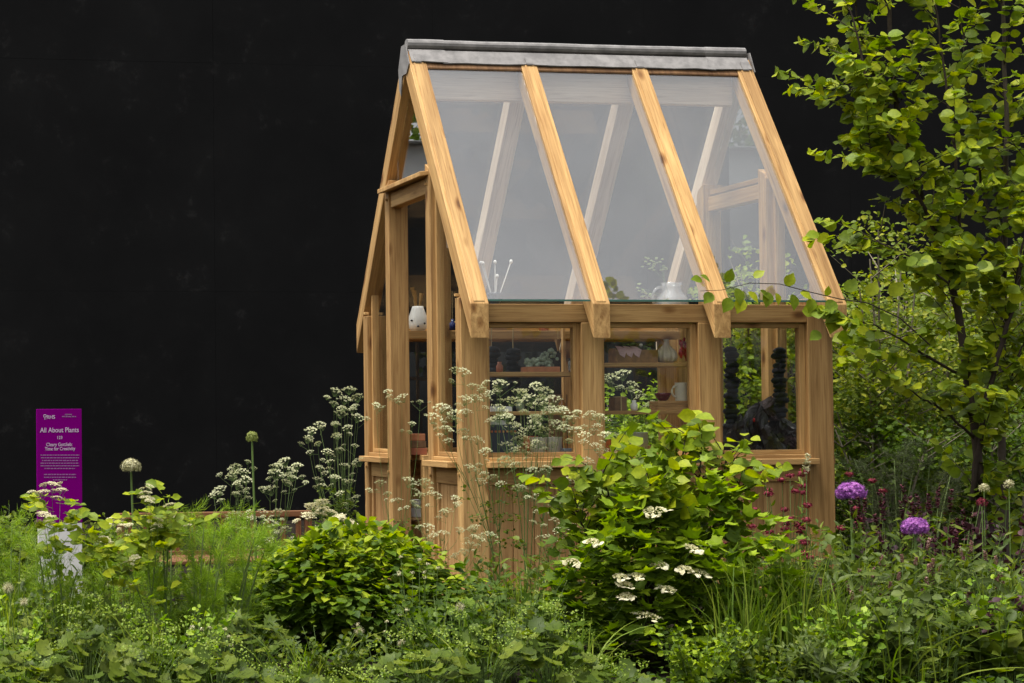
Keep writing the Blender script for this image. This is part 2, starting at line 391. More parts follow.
# gable ends
def jz(y):  # underside of the rafter at y
    return top(y)-(ZT-ZTB)
JN, JF = (.48, .563), (1.237, 1.32)
for side in (0, 1):
    def X(x): return x if side == 0 else L_-x
    def bx(b, xa, xb, *r, **k): xa, xb = sorted((X(xa), X(xb))); b.box(xa, xb, *r, **k)
    b = MB(); z0 = jz(JN[0])-.001; z1 = jz(JN[1])-.001
    xs = sorted((X(.0), X(.125)))
    b.prism([(xs[0], JN[0], 0), (xs[0], JN[1], 0), (xs[0], JN[1], 2.60), (xs[0], JN[0]+.022, 2.60-.03), (xs[0], JN[0], z0)], (xs[1]-xs[0], 0, 0), (0, 0, 1)); part('jamb', b)
    b = MB(); b.prism([(xs[0], JF[1], 0), (xs[0], JF[0], 0), (xs[0], JF[0], 2.60), (xs[0], JF[1]-.022, 2.60-.03), (xs[0], JF[1], z0)], (xs[1]-xs[0], 0, 0), (0, 0, 1)); part('jamb', b)
    b = MB(); bx(b, .012, .09, JN[1], JF[0], 2.422, 2.515); tr_ = part('transom', b)
    b = MB(); b.prism([(X(-.055), JN[0]+.02, 2.516), (X(.03), JN[0]+.02, 2.530), (X(.03), JN[0]+.02, 2.556), (X(-.055), JN[0]+.02, 2.545)], (0, JF[1]-JN[0]-.04, 0), (0, 1, 0)); part('drip_board', b, parent=tr_)
    for yy in (JN[0]+.02, JF[1]-.045):
        for zz in (2.47, .76):
            pass
    for yy, zz in ((JN[1]-.03, 2.475), (JF[0]+.03, 2.475), (JN[0]+.03, .745), (JF[1]-.03, .745), (.05, .765), (1.75, .765), (.06, 1.78), (1.74, 1.78)):
        q0, q1 = sorted((X(-.012), X(.02))); b = MB(); b.beam((q0, yy, zz), (q1, yy, zz), .016, .016); part('peg', b, bevel=.002)
    # side lights
    for (ya, yb, lo) in ((.085, JN[0], 'n'), (JF[1], 1.715, 'f')):
        b = MB(); s_ = .022
        bx(b, .03, .075, ya, ya+s_, .862, min(jz(ya+s_), jz(ya))-.004); bx(b, .03, .075, yb-s_, yb, .862, min(jz(yb), jz(yb-s_))-.004)
        bx(b, .03, .075, ya+s_, yb-s_, .862, .887)
        wf = part('window_frame', b, bevel=.002)
        b = MB(); q0, q1 = sorted((X(.05), X(.054)))
        a0, a1 = ya+s_+.001, yb-s_-.001
        b.prism([(q0, a0, .888), (q0, a1, .888), (q0, a1, jz(a1)-.002), (q0, a0, jz(a0)-.002)], (q1-q0, 0, 0)); part('pane', b, GLASS, 0, wf)
        b = MB(); bx(b, -.06, -.001, ya-(.0 if lo == 'n' else .03), yb+(.03 if lo == 'n' else 0)+ (0.02 if lo=='f' else 0), .802, .838)
        bx(b, .001, .08, ya+.001, yb-.001, .803, .861); part('sill', b)
        b = MB(); bx(b, .018, .06, ya+.001, yb-.001, .705, .80); part('apron_rail', b)
        b = MB(); n = 3; wd = (yb-ya-.06)/n
        for k in range(n):
            q = ya+.03+k*wd; bx(b, .033+random.uniform(0, .003), .055, q+.0015, q+wd-.0015, .1, .704, axis=2)
        bx(b, .02, .058, ya+.001, ya+.029, .1, .704); bx(b, .02, .058, yb-.029, yb-.001, .1, .704)
        part('boarding', b, OAKB, .003)
        b = MB(); bx(b, .012, .07, ya, yb, 0, .099); part('sole_plate', b)
    # gable triangle above the transom
    b = MB(); q0, q1 = sorted((X(.05), X(.054)))
    za = jz(.9)-.01; yl = JN[1]+.03
    b.prism([(q0, yl, 2.56), (q0, W_-yl, 2.56), (q0, W_-yl, jz(W_-yl)-.004), (q0, .9, za), (q0, yl, jz(yl)-.004)], (q1-q0, 0, 0)); part('gable_pane', b, GABLEGLASS, 0)
    b = MB(); bx(b, .028, .076, JN[1], JF[0], 2.53, 2.56, axis=1); part('glazing_bar', b, bevel=.002)
    if side == 1:   # the far end has a glazed light instead of a doorway
        b = MB(); bx(b, .03, .075, JN[1], JF[0], .802, .861, axis=1); bx(b, .03, .05, JN[1], JF[0], .1, .80, axis=2); part('boarding', b, OAKB)
        b = MB(); bx(b, .05, .054, JN[1], JF[0], .862, 2.421); part('pane', b, GLASS, 0)
# lead ridge: a roll on top and a flap down each slope, in lapped lengths
for k, (xa, xb, lf) in enumerate(((.012, .245, .004), (.215, 2.0, 0), (1.97, L_-.012, .004))):
    b = MB(); n = 14 if k == 1 else 5
    xs = np.linspace(xa, xb, n)
    for side in (0, 1):
        def Y(y): return y if side == 0 else W_-y
        rows = []
        for xx in xs:
            wv = .0025*math.sin(xx*17+k)+random.uniform(-.0015, .0015)
            pts = [(.890, top(.862)+.012), (.868, top(.862)+.010), (.803+random.uniform(-.003, .003), top(.803)+.017+wv)]
            rows.append([(xx, Y(p[0]), p[1]+lf) for p in pts]+[(xx, Y(p[0]+.003), p[1]-.006+lf) for p in pts[::-1]])
        vs = [p for r in rows for p in r]; m_ = 6
        fs = [(i*m_+j, (i+1)*m_+j, (i+1)*m_+(j+1) % m_, i*m_+(j+1) % m_) for i in range(n-1) for j in range(m_)]+[tuple(range(m_)), tuple(range((n-1)*m_, n*m_))[::-1]]
        if side: fs = [f[::-1] for f in fs]
        b.add(vs, fs)
    b.tube([(xx, .9, 3.390+random.uniform(-.001, .001)) for xx in xs], .031+lf*.8, 12)
    part('ridge_lead', b, LEAD, 0)
for xx in (-.008, L_+.002):
    b = MB(); b.prism([(xx, .80, 3.25), (xx, .86, 3.385), (xx, .94, 3.385), (xx, 1.0, 3.25), (xx, .985, 3.12), (xx, .955, 3.08), (xx, .93, 3.20), (xx, .85, 3.2)], (.006, 0, 0)); part('lead_flap', b, LEAD, 0)
for x0, x1 in RX:
    b = MB(); xm = (x0+x1)/2; y_ = .80
    b.prism([(x0+.03, y_-.004, top(y_)+.026), (x0+.03, y_+.03, top(y_+.03)+.028), (x0+.03, y_+.03, top(y_+.03)+.020), (x0+.03, y_-.004, top(y_)+.018)], (.042, 0, 0)); part('lead_clip', b, LEAD, 0)
# floor, benches and shelves fixed to the frame
b = MB(); b.box(.1, L_-.1, .09, W_-.09, .02, .06); part('floor', b, plain('gravel_floor', (.16, .14, .12), .9, 0, .4, 60, .5), 0)
b = MB(); b.box(.2, L_-.13, 1.22, 1.71, .815, .85); bk = part('bench', b)
for xx in (.24, 1.1, L_-.2):
    b = MB(); b.box(xx-.03, xx+.03, 1.24, 1.30, .06, .814); part('leg', b, parent=bk)
b = MB(); b.box(.2, L_-.16, 1.3, 1.70, .40, .425); part('low_shelf', b, parent=bk)
b = MB(); b.box(.16, 2.09, .09, .50, .815, .85); bf = part('bench', b)
b = MB(); b.box(.13, 2.1, 1.50, 1.712, 1.60, 1.655); part('shelf', b)
b = MB(); b.box(.17, 2.09, .088, .30, 1.665, 1.688); part('shelf', b)
b = MB(); b.box(.16, .715, .09, .24, 1.318, 1.345); part('shelf', b)
b = MB(); b.box(.16, .72, .09, .24, 1.098, 1.12); part('shelf', b)
b = MB(); b.box(.842, 1.424, .09, .24, 1.372, 1.396); part('shelf', b)
b = MB(); b.box(.842, 1.38, .09, .24, 1.098, 1.12); part('shelf', b)
# ------------------------------------------------------------------ things in and on the greenhouse
CER = plain('white_ceramic', (.78, .76, .70), .3, 0, .06, 8)
ENAM = plain('white_enamel', (.74, .74, .68), .35, 0, .08, 12)
DARKC = plain('dark_ceramic', (.05, .055, .065), .35, 0, .2, 30)
REDG = plain('dark_red_glass', (.10, .008, .012), .15)
BRN = plain('brown_wood', (.16, .085, .04), .55, 0, .3, 30)
TERRA = plain('terracotta', (.42, .16, .07), .8, 0, .2, 20)
BLUEG = plain('blue_glass', (.02, .03, .12), .12)
PINKC = plain('pink_cloth', (.55, .36, .36), .9, 0, .15, 40)
GREYP = plain('grey_book_cover', (.22, .24, .27), .7)
REDP = plain('red_book_cover', (.40, .07, .05), .7)
PAPER = plain('white_paper', (.75, .74, .71), .8)
METAL = plain('dark_metal', (.05, .05, .05), .5, .6)
BLACKS = plain('blue_black_cloth', (.010, .013, .020), .85, 0, .5, 18, .3)
SACK = plain('charcoal_leather', (.022, .019, .023), .45, 0, .5, 10, .4)
GOLD = plain('tan_bristle', (.35, .20, .06), .7, 0, .3, 60)
JUGG = glass_mat('jug_glass', 1.9, .05, (.86, .88, .88), .28)
GREEN = plain('sprig_green', (.10, .17, .04), .6, 0, .4, 40)
RAFFIA = plain('raffia', (.4, .3, .15), .9)

def lathe_obj(name, label, cat, c, prof, mat, n=24, **k):
    e = empty(name, c, label, cat); b = MB(); b.lathe(c, prof, n, k.get('rfun')); b.build('body', mat, e, smooth=True); return e
def wall(prof, t):  # closes an open vessel with an inner wall
    return prof+[(max(r-t, .001), z) for r, z in prof[::-1]]

# white pitcher with brushes on the back shelf, seen through the doorway
p = at(418, 330, 1.6); p[2] = 1.655
e = lathe_obj('pitcher', 'white speckled pitcher holding brushes on the high back shelf by the doorway', 'pitcher', p,
    wall([(.038, 0), (.058, .02), (.066, .05), (.058, .10), (.04, .15), (.036, .165)], .006), CER)
b = MB()
for q in range(9):
    a = q*.7+.2; b.blob((p[0]+.064*math.cos(a), p[1]+.064*math.sin(a), p[2]+.03+.02*(q % 3)), (.009, .009, .007), 6, 4)
b.build('spots', DARKC, e)
for k, (dx, dy, h) in enumerate(((-.03, 0, .29), (-.012, .02, .27), (.02, -.01, .25))):
    b = MB(); b.tube([(p[0], p[1], p[2]+.02), (p[0]+dx*.7, p[1]+dy*.7, p[2]+h*.75), (p[0]+dx*1.2, p[1]+dy, p[2]+h)], [.005, .007, .014], 7)
    tag(b.build('paint_brush', GOLD), ['tan brush leaning left in the speckled pitcher, tallest of its three', 'tan brush standing in the middle of the speckled pitcher', 'shorter tan brush leaning right in the speckled pitcher'][k], 'brush', 'brushes in the speckled pitcher')

# vase of white tipped sticks behind the first roof pane
p = at(495, 300, .19); p[2] = 1.688
e = lathe_obj('vase', 'small dark vase with pale foot on the front ledge, holding white tipped sticks', 'vase', p,
    wall([(.030, 0), (.034, .03), (.022, .045), (.034, .07), (.042, .105), (.044, .115)], .005), DARKC)
for k, (px_, py_) in enumerate(((481, 263), (483, 263.5), (495, 262), (511, 261.5), (497, 276))):
    t = at(px_, py_, .19); b = MB(); b.tube([(p[0], p[1], p[2]+.03), (p[0]*.4+t[0]*.6, p[1], (p[2]+.03)*.4+t[2]*.6), tuple(t)], .0032, 6)
    s_ = tag(b.build('stick', CER, None), 'white stick with a round tip in the dark vase, ' + ['leaning furthest left', 'second from the left', 'standing upright', 'leaning right', 'shortest one in the middle'][k], 'stick', 'sticks in the dark vase')
    b = MB(); b.blob(t, (.011, .011, .012), 8, 6); b.build('tip', CER, s_, smooth=True)

# glass jug with sprigs behind the second roof pane
p = at(672, 300, .19); p[2] = 1.688
e = lathe_obj('glass_jug', 'round clear glass jug on the front ledge behind the middle roof pane', 'jug', p,
    wall([(.05, 0), (.082, .02), (.092, .055), (.082, .095), (.058, .125), (.052, .15), (.062, .178)], .005), JUGG, 28)
b = MB(); b.tube([(p[0]-.055, p[1]-.01, p[2]+.15)]+[(p[0]-.085-.045*math.sin(t), p[1]-.02, p[2]+.09+.06*math.cos(t)) for t in np.linspace(.1, 3.0, 9)]+[(p[0]-.075, p[1]-.01, p[2]+.03)], .008, 8); b.build('handle', JUGG, e, smooth=True)
for k, tips in enumerate((((646, 262), (651, 268), (658, 260), (664, 268)), ((640, 288), (646, 292), (650, 297)))):
    e = empty('leafy_sprig', p, ['pale green leafy sprig rising from the glass jug', 'pale green sprig drooping low beside the glass jug'][k], 'sprig', 'sprigs around the glass jug')
    b = MB()
    for t in tips: q = at(*t, .19); b.tube([(p[0], p[1], p[2]+.05), (p[0]-.05, p[1], (q[2]+p[2])/2+.06-.03*k), tuple(q)], .0018, 4)
    b.build('stem', GREEN, e)
    b = MB()
    for t in tips:
        q = at(*t, .19)
        for _ in range(7):
            o = [random.uniform(-.028, .028) for _ in range(3)]; b.blob((q[0]+o[0], q[1]+o[1]*.5, q[2]+o[2]), (.011, .009, .005), 5, 3)
    b.build('leaves', plain('pale_sprig_leaf', (.30, .38, .14), .6, 0, .3, 30), e)
# a few small things lying on the front ledge
for k, (px_, c, m) in enumerate(((552, 'pale pink shell on the front ledge under the first roof pane', PINKC), (528, 'lump of brown bark on the front ledge beside the pink shell', BRN), (645, 'dark pebble on the front ledge left of the glass jug', DARKC))):
    q = at(px_, 300, .13); b = MB(); b.blob((q[0], q[1], 1.705), (.03, .022, .018), 9, 6, .15); tag(b.build(['shell', 'bark', 'pebble'][k], m, smooth=True), c, ['shell', 'bark', 'pebble'][k])

# things on the upper shelf of the first window
z = 1.345
e = empty('plant_tray', (.56, .16, z), 'terracotta tray of pale succulents on the shelf of the left window', 'plant tray')
b = MB(); x0, x1 = at(524, 370, .16)[0], at(557, 370, .16)[0]
b.box(x0, x1, .115, .21, z, z+.03); b.build('tray', TERRA, e, .003)
b = MB(); sg = plain('succulent', (.30, .36, .26), .6, 0, .35, 30)
for _ in range(70):
    xx = random.uniform(x0+.01, x1-.01); hh = .05+.05*math.exp(-((xx-x1+.04)/.035)**2)
    b.blob((xx, random.uniform(.13, .20), z+.03+random.uniform(0, hh)), (.012, .010, .011), 6, 4, .1)
b.build('succulents', sg, e)
q = at(573, 370, .16)
e = lathe_obj('storage_jar', 'glass storage jar with black lid at the right end of the left window shelf', 'jar', (q[0], .16, z), wall([(.026, 0), (.028, .01), (.028, .06), (.024, .066)], .003), JUGG)
b = MB(); b.lathe((q[0], .16, z+.066), [(.001, 0), (.029, 0), (.029, .014), (.001, .014)], 16); b.build('lid', METAL, e)
# lower shelf of the first window
z = 1.12
x0 = at(488, 411, .16)[0]; x1 = at(508, 411, .16)[0]
b = MB(); b.box(x0, x1, .10, .22, z, z+.028); tag(b.build('paper_stack', PAPER, None, .002), 'white stack of paper on the lower shelf of the left window', 'paper stack')
for k, (px0, px1) in enumerate(((492, 500), (500.5, 507))):
    x0 = at(px0, 422, .13)[0]; x1 = at(px1, 422, .13)[0]
    b = MB(); b.box(x0, x1, .14, .2, 1.045, 1.07); tag(b.build('white_card', PAPER), ['white folded card on the dark tin below the left window shelf, left one', 'white folded card on the dark tin below the left window shelf, right one'][k], 'card', 'cards on the dark tin')
# a dark tin with coloured band under them, on a stack on the bench
x0 = at(487, 425, .16)[0]; x1 = at(514, 425, .16)[0]
e = empty('biscuit_tin', ((x0+x1)/2, .18, .85), 'tall dark blue tin with an orange dotted band on the front bench', 'tin')
b = MB(); b.box(x0, x1, .12, .25, .85, 1.044); b.build('body', plain('tin_blue', (.02, .03, .05), .4), e, .004)
b = MB()
for k in range(7):
    xx = x0+(x1-x0)*(k+.5)/7; b.box(xx-.006, xx+.006, .1165, .1195, 1.0, 1.012)
b.build('band', plain('orange_dots', (.35, .10, .03), .6), e)
# two white enamel pots on the bench
for k, (px_, r_) in enumerate(((538.5, .05), (554, .048))):
    q = at(px_, 455, .2)
    e = lathe_obj('enamel_pot', ['white enamel pot on the front bench, left one of the pair', 'white enamel pot on the front bench, right one of the pair'][k], 'pot', (q[0], .2, .85), wall([(r_*.82, 0), (r_, .118), (r_*1.04, .12)], .004), ENAM)
    e['group'] = 'white enamel pots on the bench'
q0, q1 = at(560, 450, .16)[0], at(577, 450, .16)[0]
for k, (m, z0, z1, c) in enumerate(((PAPER, .851, .868, 'pale book at the bottom of the pile on the front bench'), (REDP, .869, .886, 'red book in the middle of the pile on the front bench'), (GREYP, .887, .905, 'grey book on top of the pile on the front bench'))):
    b = MB(); b.box(q0+.003*k, q1-.002*k, .11, .23, z0, z1); tag(b.build('book', m, None, .002), c, 'book', 'pile of books on the front bench')
# wooden box hung against the window reveal
b = MB(); q = at(558, 346, .35); b.lathe((q[0], .35, q[2]-.03), [(.004, 0), (.022, .07), (.001, .07)], 8); cone = tag(b.build('plumb_bob', OAKB), 'tan wooden cone hanging behind the left window', 'cone')
b = MB(); b.tube([(q[0], .35, q[2]+.035), (q[0], .35, 1.664)], .0015, 4); b.build('cord', RAFFIA, cone)
b = MB(); q = at(565, 400, .45)
b.box(q[0]-.012, q[0]+.004, .44, .47, .85, 1.664); tag(b.build('shelf_upright', OAK), 'thin wooden upright standing on the bench behind the left window', 'upright')
x0 = at(553, 420, .42)[0]; b = MB(); b.box(x0, x0+.11, .46, .485, .85, 1.22); tag(b.build('wooden_board', BRN), 'brown wooden board leaning behind the white pots', 'board')

# things on the shelves of the middle window
z = 1.396
x0, x1 = at(612, 360, .16)[0], at(654, 360, .16)[0]
e = empty('flower_box', ((x0+x1)/2, .16, z), 'shallow wooden box with pink cloth and leaves on the middle window shelf', 'box')
b = MB(); b.box(x0, x1, .11, .118, z, z+.075); b.box(x0, x1, .202, .21, z, z+.075); b.box(x0, x0+.008, .1185, .2015, z, z+.085); b.box(x1-.008, x1, .1185, .2015, z, z+.075); b.box(x0+.009, x1-.009, .119, .201, z, z+.01); b.build('crate', plain('box_wood', (.26, .13, .04), .6, 0, .3, 30), e, .002)
e2 = empty('pink_cloths', (x0+.05, .12, z+.05), 'pink folded cloths draped over the edge of the wooden box', 'cloth')
b = MB()
for k in range(3):
    xx = x0+.035+k*.045; b.add([(xx-.02, .15, z+.10), (xx+.02, .15, z+.095), (xx+.032, .106, z+.075), (xx+.015, .104, z+.03), (xx-.012, .104, z+.045), (xx-.026, .108, z+.078)], [(0, 5, 2, 1), (5, 4, 3, 2)])
b.build('cloth', PINKC, e2)
b = MB()
for _ in range(40): b.blob((random.uniform(x0+.05, x1-.0), random.uniform(.12, .19), z+.08+random.uniform(-.01, .035)), (.014, .012, .005), 6, 3)
b.build('leaves', GREEN, e)
b = MB(); q = at(641, 345, .13); b.blob(q, (.012, .012, .009), 8, 5); b.build('white_flower', CER, e)
q = at(667, 362, .16)
def ribs(a, z_): return 1+.07*math.cos(a*11)
e = lathe_obj('garlic_vase', 'ribbed cream garlic bulb vase on the middle window shelf', 'vase', (q[0], .165, z), [(.03, 0), (.052, .012), (.060, .035), (.054, .062), (.034, .088), (.016, .106), (.012, .125), (.016, .138), (.001, .138)], plain('garlic_cream', (.58, .50, .40), .5, 0, .15, 16), 66, rfun=ribs)
q = at(684, 355, .15)
e = empty('chilli_bunch', (q[0], .15, z+.1), 'bunch of dark red chillies hanging at the right side of the middle window', 'chillies')
b = MB()
for _ in range(26):
    xx = q[0]+random.uniform(-.025, .025); zz = z+.005+random.uniform(0, .10); b.tube([(xx, .15+random.uniform(-.02, .02), zz+.04), (xx+random.uniform(-.006, .006), .15, zz+.015), (xx+random.uniform(-.01, .01), .15, zz)], [.007, .008, .001], 6)
b.build('pods', plain('chilli_red', (.5, .015, .03), .3, 0, .4, 30), e, smooth=True)
z = 1.12
q = at(618, 405, .16); e = empty('brown_box', (q[0], .16, z), 'small brown gift box tied with pale string on the lower middle shelf', 'box')
b = MB(); b.box(q[0]-.038, q[0]+.036, .12, .2, z, z+.078); b.build('body', BRN, e, .002)
b = MB(); b.box(q[0]-.004, q[0]+.003, .1165, .1195, z, z+.079); b.box(q[0]-.03, q[0]+.03, .14, .16, z+.0785, z+.083); b.build('string', RAFFIA, e)
x0, x1 = at(654, 408, .16)[0], at(691, 408, .16)[0]
e = empty('wooden_crate', ((x0+x1)/2, .16, z), 'slatted wooden crate under the mug on the lower middle shelf', 'crate')
b = MB()
for k in range(3): b.box(x0, x1, .11, .22, z+.0185*k, z+.0175+.0185*k)
b.build('slats', OAKB, e, .002)
zc = z+.0555
q = at(682, 395, .16)
e = lathe_obj('mug', 'tall cream mug with a side handle standing on the slatted crate', 'mug', (q[0], .165, zc), wall([(.036, 0), (.037, .003), (.037, .103), (.038, .106)], .004), plain('cream_mug', (.62, .57, .46), .35))
b = MB(); b.tube([(q[0]-.035, .16, zc+.09)]+[(q[0]-.038-.024*math.sin(t), .16, zc+.055+.032*math.cos(t)) for t in np.linspace(.3, 2.85, 7)]+[(q[0]-.035, .16, zc+.02)], .006, 8); b.build('handle', e.children[0].data.materials[0], e, smooth=True)
q = at(662, 395, .16)
lathe_obj('glass_bowl', 'dark red glass bowl beside the cream mug on the crate', 'bowl', (q[0], .15, zc), wall([(.018, 0), (.03, .008), (.045, .035), (.046, .046)], .003), REDG)

# hanging strings of dark discs in the first and last window
def string_of(name, label, grp, px_, y, ytop, ybot, rpx, n):
    top_ = at(px_, ytop, y); bot = at(px_, ybot, y)
    e = empty(name, (top_[0], y, top_[2]), label, 'hanging string', grp)
    b = MB(); b.tube([(top_[0]+.004, y, 1.655), (top_[0], y, top_[2]+.02)], .003, 5); b.build('cord', RAFFIA, e)
    for k in range(n):
        zz = top_[2]+(bot[2]-top_[2])*k/(n-1); r_ = rpx*(1+.14*math.sin(k*2.2))
        b = MB(); b.blob((top_[0]+random.uniform(-.008, .008), y+random.uniform(-.01, .01), zz), (r_*random.uniform(.8, 1.05), r_*.7, r_*.5), 12, 8, .10); b.build('pad', BLACKS, e, smooth=True)
G_ = 'strings of dark pads hanging in the windows'
string_of('hanging_string', 'dark string of pads hanging beside the near corner post in the left window', G_, 491.5, .33, 350, 412, .046, 13)
string_of('hanging_string', 'dark string of pads hanging in front of the terracotta tray in the left window', G_, 513, .33, 352, 425, .046, 15)
string_of('hanging_string', 'blue-black string of pads hanging at the left of the right-hand window', G_, 731, .28, 350, 432, .046, 17)
string_of('hanging_string', 'blue-black string of pads hanging before the bare post in the right-hand window', G_, 779, .28, 351, 415, .046, 14)
# heap of charcoal sacks
PLUMC = plain('dark_plum_cloth', (.03, .010, .014), .7, 0, .5, 14, .4)
for k, (px_, py_, rx, rz, m, c) in enumerate(((738, 428, .10, .10, SACK, 'crumpled charcoal leather sack at the left of the heap in the right-hand window'), (782, 430, .11, .10, SACK, 'crumpled charcoal leather sack at the right of the heap in the right-hand window'), (760, 418, .10, .10, SACK, 'crumpled charcoal leather sack in the middle of the heap in the right-hand window'), (768, 404, .07, .05, PLUMC, 'dark plum cloth on top of the heap in the right-hand window'), (796, 440, .08, .06, PLUMC, 'dark plum cloth at the right foot of the heap in the right-hand window'))):
    q = at(px_, py_, .30+.05*(k % 2)); random.seed(40+k); zlo = .852 if k != 3 else q[2]-.10; hh = q[2]+rz*.6-zlo
    b = MB(); n_, m_ = 34, 14; vs = []; ph = [random.uniform(0, 6.28) for _ in range(8)]
    for i in range(m_+1):
        t = i/m_; prof = math.sqrt(max(0, 1-t**2.6))*.92+.08
        for j in range(n_):
            a = 2*math.pi*j/n_
            rr = prof*(1+.16*math.sin(a*3+ph[0]+t*4)+.12*math.sin(a*5-t*9+ph[1])+.09*math.sin(a*11+t*13+ph[2])+random.uniform(-.05, .05))
            vs.append((q[0]+rx*rr*math.cos(a)+.03*math.sin(t*5+ph[3]), q[1]+.09*rr*math.sin(a), zlo+hh*(t+.10*math.sin(a*2+ph[4])*t+.06*math.sin(a*5+ph[5])*t)))
    fs = [(i*n_+j, i*n_+(j+1) % n_, (i+1)*n_+(j+1) % n_, (i+1)*n_+j) for i in range(m_) for j in range(n_)]+[tuple(range(m_*n_, m_*n_+n_))]
    b.add(vs, fs); tag(b.build('folded_cloth' if m is PLUMC else 'sack', m), c, 'cloth' if m is PLUMC else 'sack', 'dark heap in the right-hand window')
q = at(754, 420, .19); b = MB(); b.blob(q, (.007, .007, .012), 8, 6); tag(b.build('red_berry', plain('bright_red', (.5, .01, .01), .3), smooth=True), 'bright red berry hanging in front of the sack heap', 'berry')
random.seed(99)
# through the doorway: books on the bench and a labelled jar below
q = at(417, 452, 1.3)
for k, (m, w_, c) in enumerate(((plain('rust_cover', (.32, .10, .05), .7), .12, 'rust red book at the bottom of the pile on the back bench'), (BRN, .11, 'brown book in the middle of the pile on the back bench'), (TERRA, .10, 'terracotta coloured book on top of the pile on the back bench'))):
    b = MB(); z0 = .8505+.045*k; b.box(q[0]-w_/2, q[0]+w_/2, 1.28, 1.45, z0, z0+.044); tag(b.build('book', m, None, .003), c, 'book', 'pile of books on the back bench')
q = at(416, 517, 1.45)
e = lathe_obj('labelled_jar', 'glass jar with white lid and label on the low shelf inside the doorway', 'jar', (q[0], 1.42, .425), [(.001, 0), (.04, 0), (.045, .01), (.045, .085), (.035, .10), (.035, .104)], JUGG)
b = MB(); b.lathe((q[0], 1.42, .425), [(.0465, .025), (.0465, .078)], 24); b.build('label', PAPER, e)
b = MB(); b.lathe((q[0], 1.42, .53), [(.001, 0), (.038, 0), (.038, .03), (.001, .03)], 20); b.build('lid', PAPER, e)
# blue bottle and trinkets hanging by the near corner
q = at(452.5, 325, .35); e = lathe_obj('blue_bottle', 'small cobalt blue bottle hanging inside the near side light', 'bottle', (q[0], .35, q[2]-.03), [(.001, 0), (.018, 0), (.018, .04), (.008, .05), (.008, .065), (.001, .065)], BLUEG)
b = MB(); b.tube([(q[0], .35, q[2]+.035), (q[0], .35, q[2]+.20)], .0015, 4); b.build('cord', RAFFIA, e)

JM = [plain('amber_glass', (.30, .12, .02), .15), CER, plain('sage_glaze', (.22, .27, .20), .35), JUGG, plain('rust_glaze', (.30, .09, .04), .4)]
for k, (px_, y, z, r_, h, m, c) in enumerate(((500, .17, 1.345, .020, .06, 4, 'small rust glazed bottle behind the dark strings on the left window shelf'), (520, .17, 1.12, .024, .05, 2, 'small sage glazed pot on the lower shelf of the left window'), (562, .17, 1.12, .022, .07, 0, 'small amber bottle at the right end of the lower left shelf'), (634, .17, 1.12, .020, .06, 1, 'small white bottle between the gift box and the crate'),
        (500, 1.6, .85, .045, .15, 1, 'tall white pot on the back bench behind the left window'), (530, 1.6, .85, .05, .11, 4, 'rust glazed pot on the back bench behind the left window'), (640, 1.6, .85, .05, .13, 2, 'sage glazed pot on the back bench behind the middle window'), (545, 1.62, 1.655, .035, .10, 4, 'rust glazed bottle on the high back shelf'), (600, 1.62, 1.655, .04, .08, 1, 'white bowl on the high back shelf'))):
    q = at(px_, 400, y)
    e = lathe_obj('bottle' if h > r_*2.6 else 'small_pot', c, 'bottle' if h > r_*2.6 else 'pot', (q[0], y, z), wall([(r_*.8, 0), (r_, h*.15), (r_, h*.6), (r_*.55, h*.8), (r_*.6, h)] if h > r_*2.6 else [(r_*.75, 0), (r_, h*.5), (r_*.95, h*.95), (r_, h)], .003), JM[m], 20)
for k, (px_, z0) in enumerate(((548, .85), (610, .85))):
    q = at(px_, 440, 1.45); e = empty('potted_seedling', (q[0], 1.45, z0), ['green seedling in a terracotta pot on the back bench behind the white pots', 'green seedling in a terracotta pot on the back bench behind the second post'][k], 'pot plant', 'seedlings on the back bench')
    b = MB(); b.lathe((q[0], 1.45, z0), wall([(.035, 0), (.05, .08), (.054, .08), (.054, .095)], .005), 20); b.build('pot', TERRA, e, smooth=True)
    b = MB()
    for _ in range(34): b.blob((q[0]+random.uniform(-.07, .07), 1.45+random.uniform(-.06, .06), z0+.10+random.uniform(0, .13)), (.020, .016, .006), 6, 3)
    b.build('leaves', GREEN, e)
# ------------------------------------------------------------------ plants: leaf shapes and builders
def _half(pts, fold=.12, droop=.12):
    """leaf from outline half widths [(y, w)], folded on the midrib, drooping at the tip"""
    vs = []; n = len(pts)
    for y, w in pts: vs.append((0, y, -fold*.0-droop*y*y))
    for y, w in pts[1:-1]: vs.append((-w, y, fold*w*2-droop*y*y)); vs.append((w, y, fold*w*2-droop*y*y))
    fs = []
    L_ = lambda i: n+2*(i-1); R_ = lambda i: n+2*(i-1)+1
    for i in range(n-1):
        if i == 0: fs += [(0, 1, L_(1)), (0, R_(1), 1)]
        elif i == n-2: fs += [(i, n-1, L_(i)), (i, R_(i), n-1)]
        else: fs += [(i, i+1, L_(i+1), L_(i)), (i, R_(i), R_(i+1), i+1)]
    return np.array(vs), fs
def _fan(outline, cup=.1):
    """lobed leaf: outline [(angle from tip, radius)] round the centre"""
    vs = [(0, .35, -cup)]
    for a, r in outline: vs.append((r*math.sin(a), .35+r*math.cos(a), cup*(.4 if r > .5 else -.3)))
    n = len(outline)
    return np.array(vs), [(0, 1+(i+1) % n, 1+i) for i in range(n)]
OVATE = _half([(0, 0), (.12, .24), (.38, .42), (.66, .38), (.88, .17), (1.08, 0)])
ROUND = _half([(0, 0), (.08, .30), (.34, .50), (.66, .48), (.88, .26), (1.06, 0)], .10, .15)
LANCE = _half([(0, 0), (.3, .14), (.65, .12), (1, 0)], .2, .2)
SMALL = _half([(0, 0), (.45, .30), (1, 0)], .2, .15)
MIDL = _half([(0, 0), (.25, .34), (.65, .34), (1, 0)], .18, .15)
BLADE = _half([(0, .0), (.02, .02), (.4, .022), (.75, .016), (1, 0)], .2, .35)
